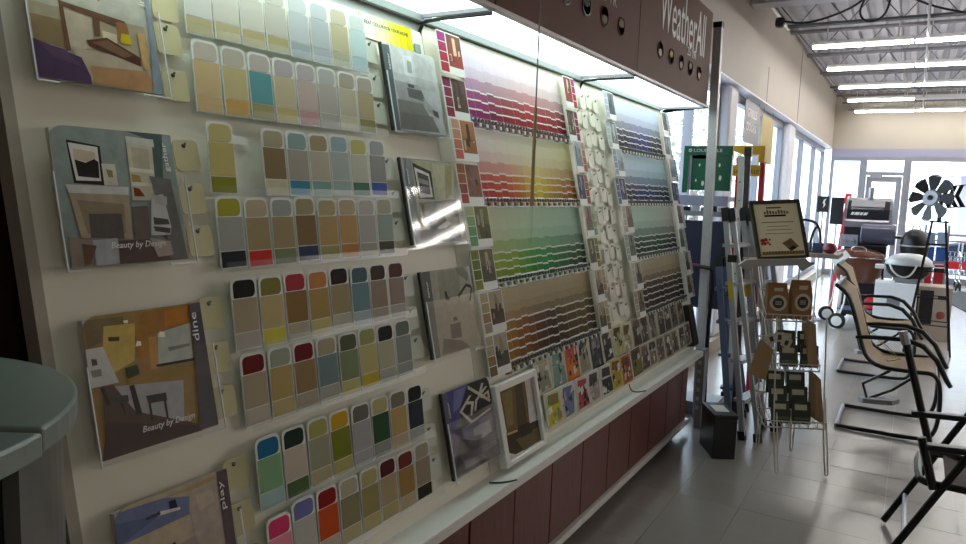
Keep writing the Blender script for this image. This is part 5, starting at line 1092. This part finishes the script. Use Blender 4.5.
# ---- hanging window boards
for k, (y0, y1, z0, z1, hc, lab) in enumerate(((8.15, 9.0, 2.11, 2.56, '8c8a92', 'grey lettered sign hanging in the left window'), (9.15, 9.95, 1.94, 2.5, 'b09a50', 'mustard yellow board hanging in the left window beside the grey sign'))):
    t = thing('hanging_board', lab, 'sign', (-1.65, (y0 + y1) / 2, z1))
    bd = obj('board', MB().box(-1.655, -1.645, y0, y1, z0, z1), mat('board_' + hc, hc, .5), t, I4)
    for y in (y0 + .08, y1 - .08): obj('hanging_wire', MB().tube([(-1.65, y, z1), (-1.65, y, 2.592)], .003, 5), M_GREYMETAL, t, I4)
    if k == 0:
        for j, s in enumerate(('GRILLS', 'DOORS')): obj('lettering', text_mesh(s, .52, .09), M_TEXTW, bd, Matrix(((0, 0, 1, -1.6445), (1, 0, 0, y0 + .12), (0, 1, 0, z1 - .17 - .15 * j), (0, 0, 0, 1))))

# ---- far right: shelf of goods, cart, mat
mt = obj('floor_mat', MB().prism([(.44, 14.1), (.75, 12.35), (3.0, 11.4), (3.0, 13.2), (.80, 15.3)], .0, .012), mat('dark_mat', '26262c', .8)); tag(mt, 'dark rubber floor mat before the far windows', 'mat')
gsf = thing('goods_shelf', 'wire goods shelf with blue and red packs behind the windmill', 'shelf', (.25, 11.2, 0))
for x in (.14, .40):
    for y in (11.1, 11.4): obj('post', MB().tube([(x, y, 0), (x, y, 1.25)], .010, 6), M_GREYMETAL, gsf, I4)
for z in (.08, .45, .76, .98): obj('shelf_board', MB().box(.13, .41, 11.08, 11.42, z, z + .02), M_GREYMETAL, gsf, I4)
for k, (x, z, h, hc, lab) in enumerate(((.17, 1.0, .15, '7c94b8', 'pale blue pack on the top of the goods shelf, left'), (.30, 1.0, .16, '88a0c0', 'pale blue pack on the top of the goods shelf, right'), (.17, .78, .18, '2c5cb0', 'blue pack on the second goods shelf, left'), (.30, .78, .18, '3464b4', 'blue pack on the second goods shelf, right'), (.17, .47, .26, 'b01c28', 'red pack on the lower goods shelf, left'), (.30, .47, .26, 'a82430', 'red pack on the lower goods shelf, right'))):
    o = obj('goods_pack', MB().box(x - .02, x + .085, 11.12, 11.36, z, z + h), mat('pack_' + hc, hc, .4), bevel=.006); tag(o, lab, 'box', 'packs on the goods shelf')
for k in range(2):
    c = thing('shopping_cart', ['wire shopping cart with a red front, left one by the far windows', 'wire shopping cart with a red front, right one by the far windows'][k], 'cart', T(.56 + .44 * k, 15.75, 0), 'shopping carts by the far windows')
    obj('front_panel', MB().box(-.2, .2, -.3, -.28, .38, .52), M_REDF, c)
    m = MB()
    for z in (.28, .6): m.tube([(-.21, -.28, z), (.21, -.28, z), (.21, .3, z + .06), (-.21, .3, z + .06)], .008, 6, closed=True)
    for i in range(7):
        x = -.21 + .07 * i; m.tube([(x, -.28, .6), (x, -.28, .28), (x, .3, .34), (x, .3, .66)], .004, 4)
    obj('basket', m, M_CHROME, c)
    obj('push_handle', MB().tube([(-.22, .36, .85), (.22, .36, .85)], .014, 8), M_REDF, c)
    for x in (-.19, .19):
        obj('frame_side', MB().tube([(x, .36, .85), (x, .3, .34), (x, .28, .14), (x, -.26, .14)], .010, 6), M_CHROME, c)
        for y in (-.24, .26): obj('wheel', MB().lathe([(0, -.015), (.06, -.015), (.06, .015), (0, .015)], seg=12), M_RUBBER, c, WM[c.name] @ Matrix.Translation((x, y, .06)) @ Matrix.Rotation(math.pi / 2, 4, 'Y'))
        obj('fork', MB().tube([(x, -.26, .14), (x, -.24, .06)], .009, 6).tube([(x, .28, .14), (x, .26, .06)], .009, 6), M_CHROME, c)
